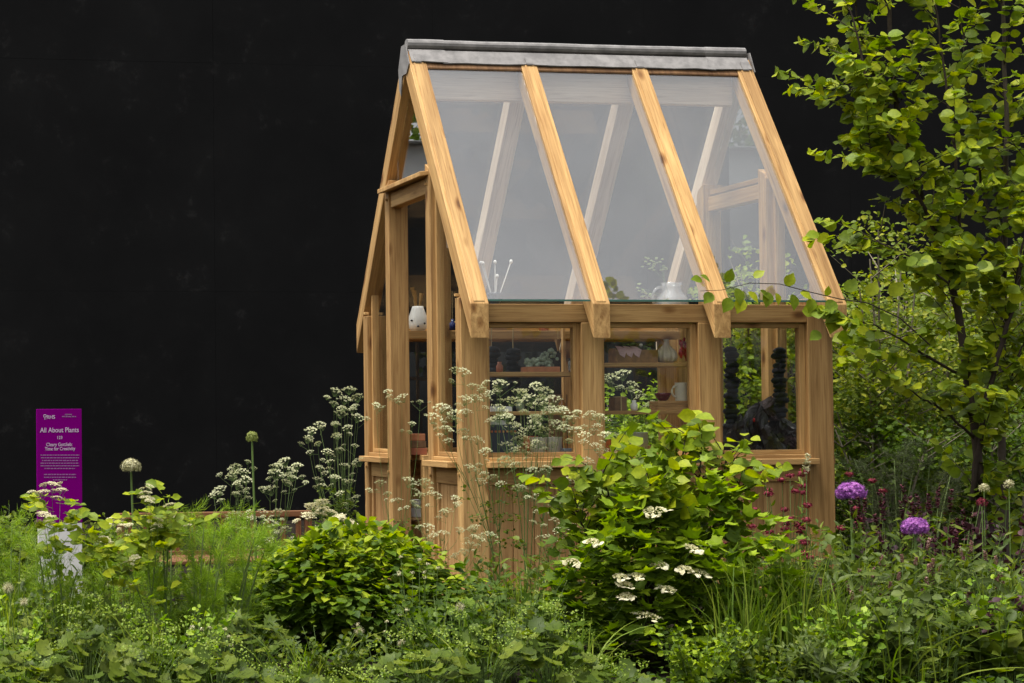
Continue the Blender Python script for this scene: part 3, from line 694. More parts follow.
HAIR = _half([(0, 0), (.3, .026), (1, 0)], .1, .2)
d2 = math.radians
MAPLE = _fan([(0, .72), (d2(18), .42), (d2(38), .44), (d2(58), .66), (d2(82), .38), (d2(112), .42), (d2(150), .32), (d2(180), .30), (d2(210), .32), (d2(248), .42), (d2(278), .38), (d2(302), .66), (d2(322), .44), (d2(342), .42)])
FROUND = _fan([(d2(k*20), (.52 if k % 2 == 0 else .44)*(1 if abs(k-9) > 1 else .6)) for k in range(18)], .12)
PALM = _fan([v for k in range(-3, 4) for v in ((d2(k*42), .62-.04*abs(k)), (d2(k*42+21), .26))], .08)
FLORET = (np.array([(0, 0, .15)]+[(.5*math.cos(a), .5*math.sin(a), 0) for a in np.linspace(0, 2*math.pi, 6)[:-1]]), [(0, 1+i, 1+(i+1) % 5) for i in range(5)])
STAR = (np.array([(0, 0, -.1)]+[(.62*math.cos(a), .62*math.sin(a), .12) if i % 2 == 0 else (.16*math.cos(a), .16*math.sin(a), 0) for i, a in enumerate(np.linspace(0, 2*math.pi, 13)[:-1])]), [(0, 1+i, 1+(i+1) % 12) for i in range(12)])
CHIP = (np.array([(-.5, 0, 0), (.5, 0, 0), (.35, .9, .2), (-.35, .9, .2)]), [(0, 1, 2, 3)])

def unit(a):
    n = np.linalg.norm(a, axis=-1, keepdims=True); return a/np.maximum(n, 1e-9)
class LB:
    """collects leaves as arrays and links them as one mesh"""
    def __init__(s): s.V = []; s.F = []; s.T = []; s.n = 0
    def add(s, tm, pos, axis, nrm, size, tint):
        pos = np.atleast_2d(np.asarray(pos, float)); k = len(pos)
        axis = unit(np.broadcast_to(axis, (k, 3)).astype(float)); nrm = np.broadcast_to(nrm, (k, 3)).astype(float)
        side = np.cross(axis, nrm); bad = np.linalg.norm(side, axis=1) < 1e-3; side[bad] = (1, 0, 0); side = unit(side); nr = np.cross(side, axis)
        size = np.broadcast_to(size, (k,)).astype(float); tint = np.broadcast_to(tint, (k,)).astype(float)
        tv, tf = tm; m = len(tv)
        V = pos[:, None, :]+size[:, None, None]*(tv[None, :, 0:1]*side[:, None]+tv[None, :, 1:2]*axis[:, None]+tv[None, :, 2:3]*nr[:, None])
        s.V.append(V.reshape(-1, 3)); s.T.append(np.repeat(tint, m))
        for f in tf:
            s.F.append((np.array(f)[None]+(np.arange(k)*m)[:, None]+s.n))
        s.n += k*m; return s
    def stem(s, pts, r0, r1=None, tint=.5, n=4):
        """a tapered stalk as part of this mesh"""
        pts = np.asarray(pts, float); k = len(pts); r1 = r0*.5 if r1 is None else r1
        t = unit(np.gradient(pts, axis=0)); a = unit(np.cross(t, np.array([.31, .22, .05])+np.array([0, 0, .001]))); b = np.cross(t, a)
        q = np.linspace(0, 2*math.pi, n+1)[:-1]; rr = np.linspace(r0, r1, k)
        V = pts[:, None]+rr[:, None, None]*(a[:, None]*np.cos(q)[None, :, None]+b[:, None]*np.sin(q)[None, :, None])
        s.V.append(V.reshape(-1, 3)); s.T.append(np.full(k*n, tint))
        F = [(i*n+j, i*n+(j+1) % n, (i+1)*n+(j+1) % n, (i+1)*n+j) for i in range(k-1) for j in range(n)]
        s.F.append(np.array(F)+s.n); s.n += k*n; return s
    def build(s, name, mat, parent=None, smooth=False, **kw):
        w = wloc(parent) if parent else Vector((0, 0, 0))
        V = np.concatenate(s.V)-np.array(w[:]); T = np.concatenate(s.T)
        me = bpy.data.meshes.new(name)
        li = np.concatenate([f.ravel() for f in s.F]); ln = np.concatenate([np.full(len(f), f.shape[1]) for f in s.F])
        me.vertices.add(len(V)); me.vertices.foreach_set('co', V.astype(np.float32).ravel())
        me.loops.add(len(li)); me.loops.foreach_set('vertex_index', li.astype(np.int32))
        me.polygons.add(len(ln)); me.polygons.foreach_set('loop_start', np.concatenate([[0], np.cumsum(ln)[:-1]]).astype(np.int32))
        try: me.polygons.foreach_set('loop_total', ln.astype(np.int32))
        except Exception: pass
        me.update(calc_edges=True); me.validate()
        a = me.attributes.new('tint', 'FLOAT', 'POINT'); a.data.foreach_set('value', T.astype(np.float32))
        if smooth: me.shade_smooth()
        me.materials.append(mat); o = bpy.data.objects.new(name, me); COL.objects.link(o); o.parent = parent
        return tag(o, **kw)

def bez(p0, p1, p2, n=8):
    t = np.linspace(0, 1, n)[:, None]; p0, p1, p2 = map(np.asarray, (p0, p1, p2))
    return (1-t)**2*p0+2*t*(1-t)*p1+t*t*p2
def rnd(n, lo=-1, hi=1): return RNG.uniform(lo, hi, (n, 3))
U = RNG.uniform

# plant colours (base colours; tint 0 = darkest leaf, 1 = lightest)
M_HAZEL = leaf_mat('hazel_leaf', (0.090, 0.137, 0.010), (0.173, 0.247, 0.014), (0.394, 0.431, 0.016))
M_BEECH = leaf_mat('beech_leaf', (0.040, 0.084, 0.008), (0.126, 0.199, 0.013), (0.355, 0.421, 0.020))
M_VIB = leaf_mat('guelder_leaf', (0.070, 0.120, 0.011), (0.149, 0.231, 0.016), (0.373, 0.483, 0.024))
M_SHRUB = leaf_mat('small_shrub_leaf', (0.076, 0.114, 0.011), (0.166, 0.222, 0.021), (0.366, 0.374, 0.035))
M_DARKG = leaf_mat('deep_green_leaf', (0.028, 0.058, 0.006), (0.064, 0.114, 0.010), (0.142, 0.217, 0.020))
M_HERB = leaf_mat('herb_leaf', (0.041, 0.072, 0.008), (0.088, 0.133, 0.012), (0.198, 0.238, 0.024))
M_FERN = leaf_mat('fennel_green', (0.096, 0.174, 0.016), (0.192, 0.319, 0.024), (0.352, 0.464, 0.048))
M_GRASS = leaf_mat('grass_green', (0.068, 0.121, 0.012), (0.137, 0.218, 0.020), (0.259, 0.316, 0.040))
M_PLUM = leaf_mat('plum_leaf', (0.014, 0.005, 0.008), (0.036, 0.010, 0.016), (0.072, 0.024, 0.028), trans=.15)
M_OLIVE = leaf_mat('olive_leaf', (0.047, 0.069, 0.013), (0.089, 0.128, 0.021), (0.159, 0.203, 0.042))
M_STALK = leaf_mat('green_stalk', (.06, .10, .02), (.10, .16, .04), (.20, .26, .09), trans=.1)
M_BARK = leaf_mat('bark', (.025, .018, .013), (.05, .037, .027), (.12, .10, .08), rough=.9, trans=0)
M_PALEBARK = leaf_mat('pale_bark', (.10, .085, .06), (.19, .16, .12), (.30, .26, .20), rough=.9, trans=0)
M_CREAM = leaf_mat('cream_flower', (.40, .38, .18), (.58, .54, .32), (.76, .71, .52), rough=.7, trans=.25)
M_WHITE = leaf_mat('white_flower', (.30, .34, .14), (.50, .51, .28), (.72, .71, .52), rough=.7, trans=.25)
M_PURPLE = leaf_mat('purple_flower', (0.168, 0.047, 0.226), (0.337, 0.104, 0.395), (0.560, 0.225, 0.564), rough=.7, trans=.25)
M_RED = leaf_mat('crimson_flower', (0.080, 0.006, 0.012), (0.176, 0.016, 0.032), (0.336, 0.056, 0.088), rough=.7, trans=.2)
M_WINE = leaf_mat('wine_spire', (.025, .006, .012), (.06, .012, .022), (.12, .03, .04), rough=.7, trans=.1)
M_PINK = leaf_mat('pink_spire', (0.165, 0.075, 0.070), (0.285, 0.150, 0.133), (0.413, 0.285, 0.238), rough=.7, trans=.2)
M_SEED = leaf_mat('seed_fluff', (.30, .28, .14), (.48, .45, .26), (.66, .63, .44), rough=.8, trans=.2)

def leaves_on(lb, tm, P, up=.7, size=(.03, .05), tint=(.2, .7), out=None, flat=.5):
    """scatter leaves at points P, axes outwards, normals mostly up"""
    k = len(P)
    ax = rnd(k); ax[:, 2] *= flat
    if out is not None: ax += out
    nr = rnd(k)*(1-up); nr[:, 2] += up
    lb.add(tm, P, ax, nr, U(size[0], size[1], k), U(tint[0], tint[1], k))

def mound(name, label, cat, c, rx, ry, h, n, tm, size, mat, group=None, lump=.12, toplight=(.55, 1.0), low=(0, .55), seed=0, stem_mat=None, inner=.28):
    """a rounded bush: leaves in overlapping shells over short woody stems"""
    e = empty(name, (c[0], c[1], 0), label, cat, group); lb = LB(); ph = U(0, 6, 6)
    th = U(0, 2*math.pi, n); v = U(0, 1, n)**.75
    k = 1+lump*(np.sin(th*3+ph[0])+np.sin(th*5+v*4+ph[1])*.6+np.sin(v*9+ph[2])*.5)
    sh = np.where(U(0, 1, n) < inner, U(.45, .85, n), U(.85, 1.06, n))
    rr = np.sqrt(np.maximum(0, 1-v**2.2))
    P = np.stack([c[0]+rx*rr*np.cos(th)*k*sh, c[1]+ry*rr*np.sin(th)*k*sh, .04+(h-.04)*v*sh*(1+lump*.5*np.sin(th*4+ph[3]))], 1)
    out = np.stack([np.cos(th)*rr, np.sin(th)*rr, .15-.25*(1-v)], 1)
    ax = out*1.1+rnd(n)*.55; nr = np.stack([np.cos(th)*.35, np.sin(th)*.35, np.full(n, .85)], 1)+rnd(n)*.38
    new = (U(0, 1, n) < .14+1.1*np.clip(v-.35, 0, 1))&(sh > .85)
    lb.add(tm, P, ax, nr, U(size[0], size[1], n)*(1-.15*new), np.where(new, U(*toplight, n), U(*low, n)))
    lb.build('foliage', mat, e)
    sb = LB()
    for _ in range(14):
        a = U(0, 6.28); r_ = U(.2, .8); q = np.array([c[0]+rx*r_*math.cos(a), c[1]+ry*r_*math.sin(a), h*U(.5, .85)*math.sqrt(1-r_*r_*.6)])
        sb.stem(bez((c[0]+rx*.15*math.cos(a), c[1]+ry*.15*math.sin(a), 0), (c[0]+rx*.3*math.cos(a), c[1]+ry*.3*math.sin(a), h*.4), q), .008, .002)
    sb.build('stems', stem_mat or M_BARK, e)
    return e

def umbel_mesh(r, n_ray, n_flo, mat, cup=.25, size=.0035, blob=.26):
    """a compound umbel: rays spreading to small flat clusters"""
    fl = LB(); st = LB()
    for i in range(n_ray):
        a = i*2.4; rr = r*math.sqrt((i+.5)/n_ray); c = np.array([rr*math.cos(a), rr*math.sin(a), r*cup*(1-(rr/r)**2)+U(-.002, .002)])
        st.stem(bez((0, 0, -r*.75), (c[0]*.6, c[1]*.6, -r*.3), c-(0, 0, .004), 4), .0006, .0004, tint=.6, n=3)
        k = n_flo; q = U(0, 6.28, k); w = np.sqrt(U(0, 1, k))*r*blob
        P = np.stack([c[0]+w*np.cos(q), c[1]+w*np.sin(q), c[2]+U(-.004, .004, k)], 1)
        nr = rnd(k)*.35+(0, 0, 1)
        fl.add(FLORET, P, rnd(k)*(1, 1, .2), nr, U(.8, 1.3, k)*size*2.1, U(.2, 1, k))
    return fl, st
HEADS = []
for k in range(4):
    f_, s_ = umbel_mesh(.036+.005*k, 15, 12, M_WHITE, .5, .0026, .17)
    HEADS.append((f_.build('flower_head', M_WHITE), s_.build('rays', M_STALK)))
CREAMH = []
for k in range(3):
    f_, s_ = umbel_mesh(.042+.005*k, 18, 12, M_CREAM, .32, .0035, .24)
    CREAMH.append((f_.build('flower_head', M_CREAM), s_.build('rays', M_STALK)))
PROTO = [o for p_ in HEADS+CREAMH for o in p_]
def place_head(pr_, root, pos, sc, tilt=.25):
    f_, s_ = pr_; w = wloc(root)
    f = f_.copy(); COL.objects.link(f); f.parent = root; f.location = Vector([float(c) for c in pos])-w
    f.scale = (sc, sc, sc); f.rotation_euler = (float(U(-tilt, tilt)), float(U(-tilt, tilt)), float(U(0, 6.28)))
    g_ = s_.copy(); COL.objects.link(g_); g_.parent = f; return f

def cow_parsley(label, base, tips, Y, dY=.12, group='cow parsley plants', sc=1., mat=M_STALK, heads=HEADS, name='cow_parsley', cat='wildflower', ferny=60, main=.0022, tilt=.45, forks=True, sat=2):
    """branching stalks from the base to flower heads seen at the given pixels"""
    bx_ = gx(base, Y); e = empty(name, (bx_, Y, 0), label, cat, group); st = LB(); lf = LB()
    tips3 = [at(px_, py_, Y+U(-dY, dY)) for px_, py_ in tips]
    order = sorted(range(len(tips3)), key=lambda i: tips3[i][0]); ng = max(1, len(tips3)//4)
    for gidx in range(ng):
        idx = order[gidx*len(order)//ng:(gidx+1)*len(order)//ng]
        pts = np.array([tips3[i] for i in idx]); hub = pts.mean(0); b0 = np.array([bx_+U(-.05, .05), Y+U(-.05, .05), 0.])
        hub = b0+(hub-b0)*(.78 if len(idx) > 1 else .95); hub[2] = min(hub[2], pts[:, 2].min()-.03)
        mid = b0*.4+hub*.6; mid[0] = b0[0]*.75+hub[0]*.25; cv = bez(b0, mid, hub, 12)
        st.stem(cv, main*1.5*sc, main*.8*sc, tint=U(.3, .7), n=6)
        for i in idx:
            t = tips3[i]; fk = cv[int(U(6, 11))] if forks and len(idx) > 1 else hub
            md = fk*.5+t*.5; md[2] -= .02; md[0] += (t[0]-fk[0])*.25
            st.stem(bez(fk, md, t-(0, 0, .02*sc), 7), main*.75*sc, main*.4*sc, tint=U(.4, .9), n=5)
            place_head(heads[int(U(0, len(heads)))], e, t, sc*U(.7, 1.15), tilt)
            for _ in range(sat):
                a = U(0, 6.28); r_ = U(.035, .085)*sc; t2 = t+np.array([r_*math.cos(a), r_*math.sin(a)*.8, U(-.07, .01)*sc])
                st.stem(bez(t-(0, 0, .07*sc), (t2+t)/2-(0, 0, .04*sc), t2-(0, 0, .015*sc), 5), main*.4*sc, main*.25*sc, tint=U(.4, .9), n=4)
                place_head(heads[int(U(0, len(heads)))], e, t2, sc*U(.35, .8), tilt)
        for j in range(ferny//ng):
            q = cv[int(U(1, 10))]; o = rnd(1)[0]*(.10, .08, .04)*sc; c = q+o
            if j % 3 == 0: st.stem(bez(q, (q+c)/2+(0, 0, .015), c, 4), .0009, .0006, tint=.5, n=3)
            k = 7; leaves_on(lf, MIDL, c+rnd(k)*(.028, .028, .014)*sc, .6, (.014*sc, .028*sc), (.1, .8))
    st.build('stems', mat, e)
    if ferny: lf.build('leaves', M_HERB, e)
    return e

def fennel(label, base, Y, tipy, spread, nst=7, group='fennel clumps', dens=1., mat=M_FERN):
    bx_ = gx(base, Y); e = empty('fennel', (bx_, Y, 0), label, 'fennel', group); st = LB(); lf = LB()
    for i in range(nst):
        tx = base+spread*(i/(nst-1)-.5)*2+U(-6, 6) if nst > 1 else base
        t = at(tx, tipy+U(0, 45)*abs(i/(max(nst-1, 1))-.5)*2+U(-6, 10), Y+U(-.15, .15)); b0 = np.array([bx_+U(-.07, .07)+(t[0]-bx_)*.4, Y+U(-.08, .08), 0])
        cv = bez(b0, (b0+t)/2+(0, 0, t[2]*.15), t, 14); st.stem(cv, U(.005, .010), .002, tint=U(.5, 1), n=6)
        for j in range(int(15*dens)):
            q = cv[int(U(3, 14))]; a = U(0, 6.28); ln = U(.06, .14); d = unit(np.array([math.cos(a), math.sin(a), U(.5, 1.4)])); c = q+d*ln
            lf.stem(bez(q, (q+c)/2, c, 3), .0007, .0004, tint=.6, n=3)
            k = 62; s_ = U(.1, 1, k)[:, None]; P = q+d*ln*s_+rnd(k)*.013
            lf.add(HAIR, P, d*.8+rnd(k)*.9, rnd(k), U(.02, .05, k), U(.2, 1, k))
    st.build('stems', M_STALK, e); lf.build('feathery_leaves', mat, e); return e

def grass_clump(label, px_, Y, h, spread, n=160, mat=M_GRASS, group='grass clumps', name='grass_clump', cat='grass', wid=1.):
    bx_ = gx(px_, Y); e = empty(name, (bx_, Y, 0), label, cat, group); lb = LB()
    for i in range(n):
        a = U(0, 6.28); o = np.array([math.cos(a), math.sin(a), 0]); r_ = U(0, 1.)*spread; hh = h*U(.35, 1.05)
        b0 = np.array([bx_, Y, 0])+o*r_; o2 = rnd(1)[0]*(1, 1, 0)+o*.4; t = b0+o2*spread*U(.2, 1.5)+(0, 0, hh); m_ = b0+(0, 0, hh*.8)+o2*spread*.2
        cv = bez(b0, m_, t, 7); tg = unit(np.gradient(cv, axis=0)); sd = unit(np.cross(tg, o+(0, .01, 0)))
        wv = np.array([.002, .003, .0032, .0029, .0024, .0015, .0003])*wid
        V = np.concatenate([cv-sd*wv[:, None], cv+sd*wv[:, None]]); lb.V.append(V); lb.T.append(np.full(14, U(.1, 1)))
        lb.F.append(np.array([(j, j+1, j+8, j+7) for j in range(6)])+lb.n); lb.n += 14
    lb.build('blades', mat, e); return e

def allium(label, px_, py_, Y, r, mat, group=None, flat=1., lean=0, stemr=.006, n=420, name='allium'):
    t = at(px_, py_, Y); b0 = np.array([t[0]+lean, Y, 0.]); e = empty(name, b0, label, 'allium', group)
    st = LB(); st.stem(bez(b0, (b0+t)/2+(lean*.2, 0, 0), t-(0, 0, r*.6*flat), 10), stemr, stemr*.85, tint=.55, n=8); st.build('stem', M_STALK, e, True)
    h_ = LB(); d = unit(RNG.normal(size=(n, 3))); d[:, 2] = np.where(d[:, 2] < -.55, -d[:, 2], d[:, 2])
    P = t+d*r*np.array([1, 1, flat])*U(.70, 1.04, n)[:, None]
    h_.add(STAR, P, np.cross(d, rnd(n)), d+rnd(n)*.6, U(.2, .34, n)*r, np.clip(U(-.2, .7, n)+.35*(d[:, 2]+.2), 0, 1))
    k = n//3; h_.add(HAIR, np.repeat(t[None], k, 0), d[:k], rnd(k), r*.95, .1)
    h_.build('flower_head', mat, e); return e

def leafy_stems(name, label, cat, px_, Y, h, n, spread, tm, size, mat, group=None, tops=None, dens=12, stem=.0022, tint=(.1, .9), lean=.25, wr=(.25, .75), smat=None):
    """upright leafy stalks; tops(lb-like function) may put a flower spike on each"""
    bx_ = gx(px_, Y); e = empty(name, (bx_, Y, 0), label, cat, group); st = LB(); lf = LB(); ends = []
    for i in range(n):
        a = U(0, 6.28); o = np.array([math.cos(a), math.sin(a)*.8, 0]); r_ = math.sqrt(U(0, 1))*spread; hh = h*U(.6, 1.05)
        b0 = np.array([bx_, Y, 0])+o*r_*.7; t = b0+o*spread*lean+(U(-.03, .03), U(-.03, .03), hh)
        cv = bez(b0, b0+(0, 0, hh*.5), t, 12); st.stem(cv, stem, stem*.5, tint=U(.2, .9), n=5); ends.append(t)
        for j in range(dens):
            f = U(.12, 1.0); q = cv[min(11, int(f*12))]; a2 = j*2.4+U(-.4, .4); ax = np.array([[math.cos(a2), math.sin(a2), U(-.3, 1.5)]])
            lf.add(tm, q[None], ax, np.array([[0, -.35, .8]])+rnd(1)*.7, U(*size)*(1.15-.5*f)*U(.6, 1.1), U(*tint))
    st.build('stems', smat or M_STALK, e); lf.build('leaves', mat, e)
    if tops: tops(e, ends)
    return e
def spikes(mat, ln, r, n=70, prob=1., name='flower_spike'):
    def go(e, ends):
        for t in ends:
            if U(0, 1) > prob: continue
            lb = LB(); f = U(0, 1, n); q = U(0, 6.28, n); l_ = ln*U(.6, 1.1); bend = U(-.2, .2)
            rr = r*np.sin(np.pi*np.clip(.12+f*.86, 0, 1))**.6*.75
            P = np.stack([t[0]+rr*np.cos(q)*.6+bend*l_*f**2, t[1]+rr*np.sin(q)*.6, t[2]+l_*f], 1)
            lb.add(CHIP, P, np.stack([np.cos(q), np.sin(q), np.full(n, 1.2)], 1), np.stack([np.cos(q), np.sin(q), np.zeros(n)], 1), r*.8, U(0, 1, n)); lb.build(name, mat, e)
    return go
def clusters(mat, r, n=60, name='flower_head', prob=1.):
    def go(e, ends):
        for t in ends:
            if U(0, 1) > prob: continue
            lb = LB(); d = unit(RNG.normal(size=(n, 3))); lb.add(FLORET, t+d*r*(1, 1, .6)*U(.4, 1, n)[:, None], np.cross(d, rnd(n)), d, r*.38, U(0, 1, n)); lb.build(name, mat, e)
    return go
def rosette(name, label, cat, px_, Y, r, h, n, tm, size, mat, group=None, tint=(.1, .9), spray=None):
    """long stalked leaves arching out of a clump, with an optional froth of tiny flowers"""
    bx_ = gx(px_, Y); e = empty(name, (bx_, Y, 0), label, cat, group); st = LB(); lf = LB()
    for i in range(n):
        a = U(0, 6.28); f = math.sqrt(U(0, 1)); o = np.array([math.cos(a), math.sin(a), 0]); hh = h*(1-.45*f)*U(.75, 1.1)
        t = np.array([bx_, Y, 0])+o*r*f+(0, 0, hh); b0 = np.array([bx_, Y, 0])+o*r*f*.3
        st.stem(bez(b0, b0+(0, 0, hh*.7), t, 6), .0018, .0012, tint=U(.2, .8), n=4)
        sz = U(*size); lf.add(tm, t-o*sz*.35, o+(0, 0, -.15), np.array([o*.3+(0, -.5, .8)])+rnd(1)*.5, sz, U(*tint))
    st.build('stalks', M_STALK, e); lf.build('leaves', mat, e)
    if spray:
        sp = LB()
        for i in range(spray[1]):
            a = U(0, 6.28); f = math.sqrt(U(0, 1)); c = np.array([bx_+r*f*math.cos(a), Y+r*f*math.sin(a), h*U(.8, 1.25)]); k = 26
            sp.stem(bez((bx_+r*f*.4*math.cos(a), Y, h*.3), (c[0], c[1], h*.6), c, 4), .001, .0006, tint=.5, n=3)
            sp.add(FLORET, c+rnd(k)*(.03, .03, .02), rnd(k), rnd(k)+(0, 0, 1), U(.006, .011, k), U(.5, 1, k))
        sp.build('flower_froth', spray[0], e)
    return e
# ------------------------------------------------------------------ the hazel at the right, limbs traced in depth
def tree_px(name, label, cat, Y, limbs, group=None, leafn=10, twl=(.18, .42), size=(.05, .085), tm=ROUND, mat=M_HAZEL, bark=M_BARK, tint=(.15, .75), yel=.12, every=1, droop=0., bare=.0):
    """limbs: [(base radius, tip radius, twigs, [(px, py, dY), ...])]"""
    b0 = at(limbs[0][3][0][0], limbs[0][3][0][1], Y+limbs[0][3][0][2])
    e = empty(name, (b0[0], b0[1], 0), label, cat, group); lb = LB(); tw = LB()
    for li, (ra, rb, nt_, pts) in enumerate(limbs):
        P = np.array([at(x, y, Y+dy) for x, y, dy in pts])
        if pts[0][1] > 560: P[0, 2] = 0
        # resample smooth
        k = 24; s_ = np.linspace(0, len(P)-1, k); i0 = np.minimum(s_.astype(int), len(P)-2); f = (s_-i0)[:, None]; C_ = P[i0]*(1-f)+P[i0+1]*f
        for _ in range(3): C_[1:-1] = (C_[:-2]+C_[1:-1]*2+C_[2:])/4
        C_[1:-1] += rnd(k-2)*.006
        br = LB(); br.stem(C_, ra, rb, tint=U(.2, .7), n=8); br.build('trunk' if pts[0][1] > 560 else 'limb', bark, e, True)
        for t in range(nt_):
            f = bare+(1-bare)*(t+U(0, 1))/nt_; q = C_[min(k-1, int(f*k))]; tg = unit(C_[min(k-1, int(f*k)+1)]-C_[max(0, int(f*k)-1)]+1e-6)
            a = U(0, 6.28); d = unit(np.array([math.cos(a), math.sin(a)*.8, U(-.3, .6)])+tg*.7); ln = U(*twl)
            end = q+d*ln+(0, 0, -droop*ln); cv = bez(q, q+d*ln*.55+(0, 0, .03), end, 8); tw.stem(cv, .0032, .001, tint=U(.2, .7), n=4)
            k2 = leafn; fi = np.linspace(.15, 1, k2); Q = cv[np.minimum(7, (fi*8).astype(int))]+rnd(k2)*.012
            sg = np.where(np.arange(k2) % 2 == 0, 1, -1)[:, None]; sdv = unit(np.cross(d, (0, 0, 1)))
            ax = sdv*sg*.8+d*.5+rnd(k2)*.35; ax[:, 2] -= .25
            nr = rnd(k2)*.75+np.array([-.15, -.5, .6])
            ti = np.where(U(0, 1, k2) < yel, U(.8, 1, k2), U(tint[0], tint[1], k2))
            lb.add(tm, Q, ax, nr, U(size[0], size[1], k2), ti)
    tw.build('twigs', bark, e); lb.build('foliage', mat, e); return e

tree_px('hazel_tree', 'multi-stemmed hazel with large bright green leaves at the right edge', 'tree', -1.0, [
    (.026, .010, 26, [(986, 640, 0), (980, 480, 0), (968, 370, 0), (955, 290, 0), (930, 225, .05), (905, 150, .05), (890, 60, 0), (888, -30, 0)]),
    (.024, .009, 32, [(1004, 640, .1), (1006, 520, .1), (1000, 400, .15), (1004, 250, .1), (1008, 120, .1), (1000, -30, .1)]),
    (.016, .005, 30, [(972, 500, 0), (985, 400, -.1), (1015, 300, -.1), (1040, 180, -.1), (1050, 40, 0)]),
    (.013, .004, 18, [(955, 290, 0), (938, 240, -.1), (912, 180, -.2), (875, 110, -.2), (862, 60, -.2), (850, 10, -.2)]),
    (.010, .003, 15, [(905, 150, 0), (880, 120, .1), (866, 100, .1), (848, 92, .1)]),
    (.010, .003, 22, [(960, 260, 0), (958, 190, -.1), (950, 110, -.15), (940, 40, -.1), (930, -40, -.1)]),
    (.009, .003, 18, [(1004, 250, 0), (985, 200, .2), (972, 130, .2), (965, 60, .2), (958, -20, .2)]),
    (.008, .003, 14, [(912, 180, -.1), (885, 175, -.1), (870, 158, -.1), (856, 140, -.1)]),
    (.008, .003, 12, [(1004, 330, 0), (1020, 260, -.2), (1035, 200, -.2), (1050, 100, -.2)]),
    (.008, .003, 9, [(905, 150, .1), (868, 60, .1), (856, 10, .1), (846, -40, .1)]),
    (.009, .002, 7, [(968, 380, 0), (925, 355, -.1), (885, 330, -.15), (850, 318, -.2)]),
    (.006, .003, 9, [(955, 290, -.1), (925, 262, -.2), (895, 250, -.2), (872, 240, -.2)]),
    (.008, .002, 9, [(975, 440, 0), (945, 410, -.1), (915, 395, -.1), (890, 370, -.1)]),
    (.006, .002, 8, [(1004, 400, 0), (1020, 350, -.1), (1040, 320, -.1)]),
], size=(.040, .072), leafn=18, yel=.28)
# one long twig reaching in front of the roof glass
b0 = at(868, 300, -1.2)
e = bpy.data.objects['hazel_tree']; tw = LB(); lb = LB()
cv = np.array([at(x, y, -1.2) for x, y in ((930, 345), (900, 318), (868, 303), (840, 299), (810, 292), (780, 284), (750, 283), (722, 290), (700, 291))])
tw.stem(cv, .004, .0012, tint=.3, n=5)
for x, y, s_, dx, dy in ((710, 286, .065, -.6, .4), (726, 286, .07, .3, .7), (754, 282, .06, .6, .5), (768, 296, .075, -.2, -1), (786, 290, .07, .3, .6), (792, 298, .08, .1, -1), (812, 302, .075, -.3, -1), (730, 302, .08, -.5, -.9), (846, 296, .08, .5, .7), (852, 314, .09, .5, -.8), (836, 306, .08, -.7, -.4), (702, 284, .06, -1, .1), (712, 297, .07, -.5, -.5), (736, 292, .085, .2, -.9), (748, 296, .07, .6, -.6), (742, 302, .08, -.4, -1), (760, 294, .06, .5, -.5), (776, 297, .06, .2, -1), (800, 296, .065, .5, -.3), (834, 318, .10, -.3, -1), (842, 322, .07, .2, -1), (820, 336, .07, -.8, -.5), (826, 300, .05, .2, .8), (858, 308, .08, .6, -.5), (868, 300, .08, .3, .6), (880, 318, .08, .5, -.6), (890, 300, .09, .4, .5)):
    lb.add(OVATE, at(x, y-4, -1.2)[None], np.array([[dx, -.2, dy]]), np.array([[.1, -.8, .6]])+rnd(1)*.2, s_, U(.2, .9))
tw.build('long_twig', M_BARK, e); lb.build('twig_leaves', M_HAZEL, e)

# ------------------------------------------------------------------ shrubs behind, right of and beyond the greenhouse
def shrub(name, label, cat, px0, px1, ytop, Y, n, size, mat, tm=SMALL, group=None, nst=6, tint=(.1, .8), bark=M_PALEBARK, base=0, dy=.6, gaps=26, yel=.15, ragged=1.):
    """tall loose shrub filling pixels px0..px1 up to ytop at depth Y"""
    xc = (px0+px1)/2; t = at(xc, ytop, Y); x0 = at(px0, 400, Y)[0]; x1 = at(px1, 400, Y)[0]; H = t[2]; cx = (x0+x1)/2; hw = (x1-x0)/2
    e = empty(name, (cx, Y, 0), label, cat, group); st = LB(); lf = LB()
    ends = []
    for i in range(nst):
        fx = (i+.5)/nst*2-1; top_ = np.array([cx+hw*fx*.9, Y+U(-.5, .5)*dy, H*U(.8, 1.02)*(1-.22*fx*fx)]); b0 = np.array([cx+hw*fx*.25, Y+U(-.1, .1), 0])
        cv = bez(b0, b0*.5+top_*.5+(-hw*fx*.15, 0, .1), top_, 16); st.stem(cv, .016, .004, tint=U(.1, .9), n=6); 
        for j in range(9):
            q = cv[int(U(3, 15))]; a = U(0, 6.28); d = np.array([math.cos(a), math.sin(a), U(.1, 1)]); l_ = U(.25, .55)*min(1, H/2.2); c2 = bez(q, q+d*l_*.5, q+d*l_, 6); st.stem(c2, .005, .0015, tint=U(.1, .9), n=4); ends.append(c2)
        ends.append(cv[6:])
    k = n//gaps; per = gaps
    for i in range(k):
        cv = ends[int(U(0, len(ends)))]; c = cv[int(U(1, len(cv)))]+rnd(1)[0]*(.16, .16, .13)*ragged
        P = c+RNG.normal(size=(per, 3))*(.055, .055, .035)*ragged
        tt = U(*tint)*.5; ti = np.where(U(0, 1, per) < yel, U(.75, 1, per), U(tint[0], tint[1], per)*.5+tt)
        ax = rnd(per); ax[:, 2] = ax[:, 2]*.5-.1; nr = rnd(per)*.7+(-.1, -.45, .6)
        lf.add(tm, P, ax, nr, U(size[0], size[1], per), ti)
    st.build('stems', bark, e); lf.build('foliage', mat, e); return e
GS = 'loose shrubs growing behind and beside the greenhouse'
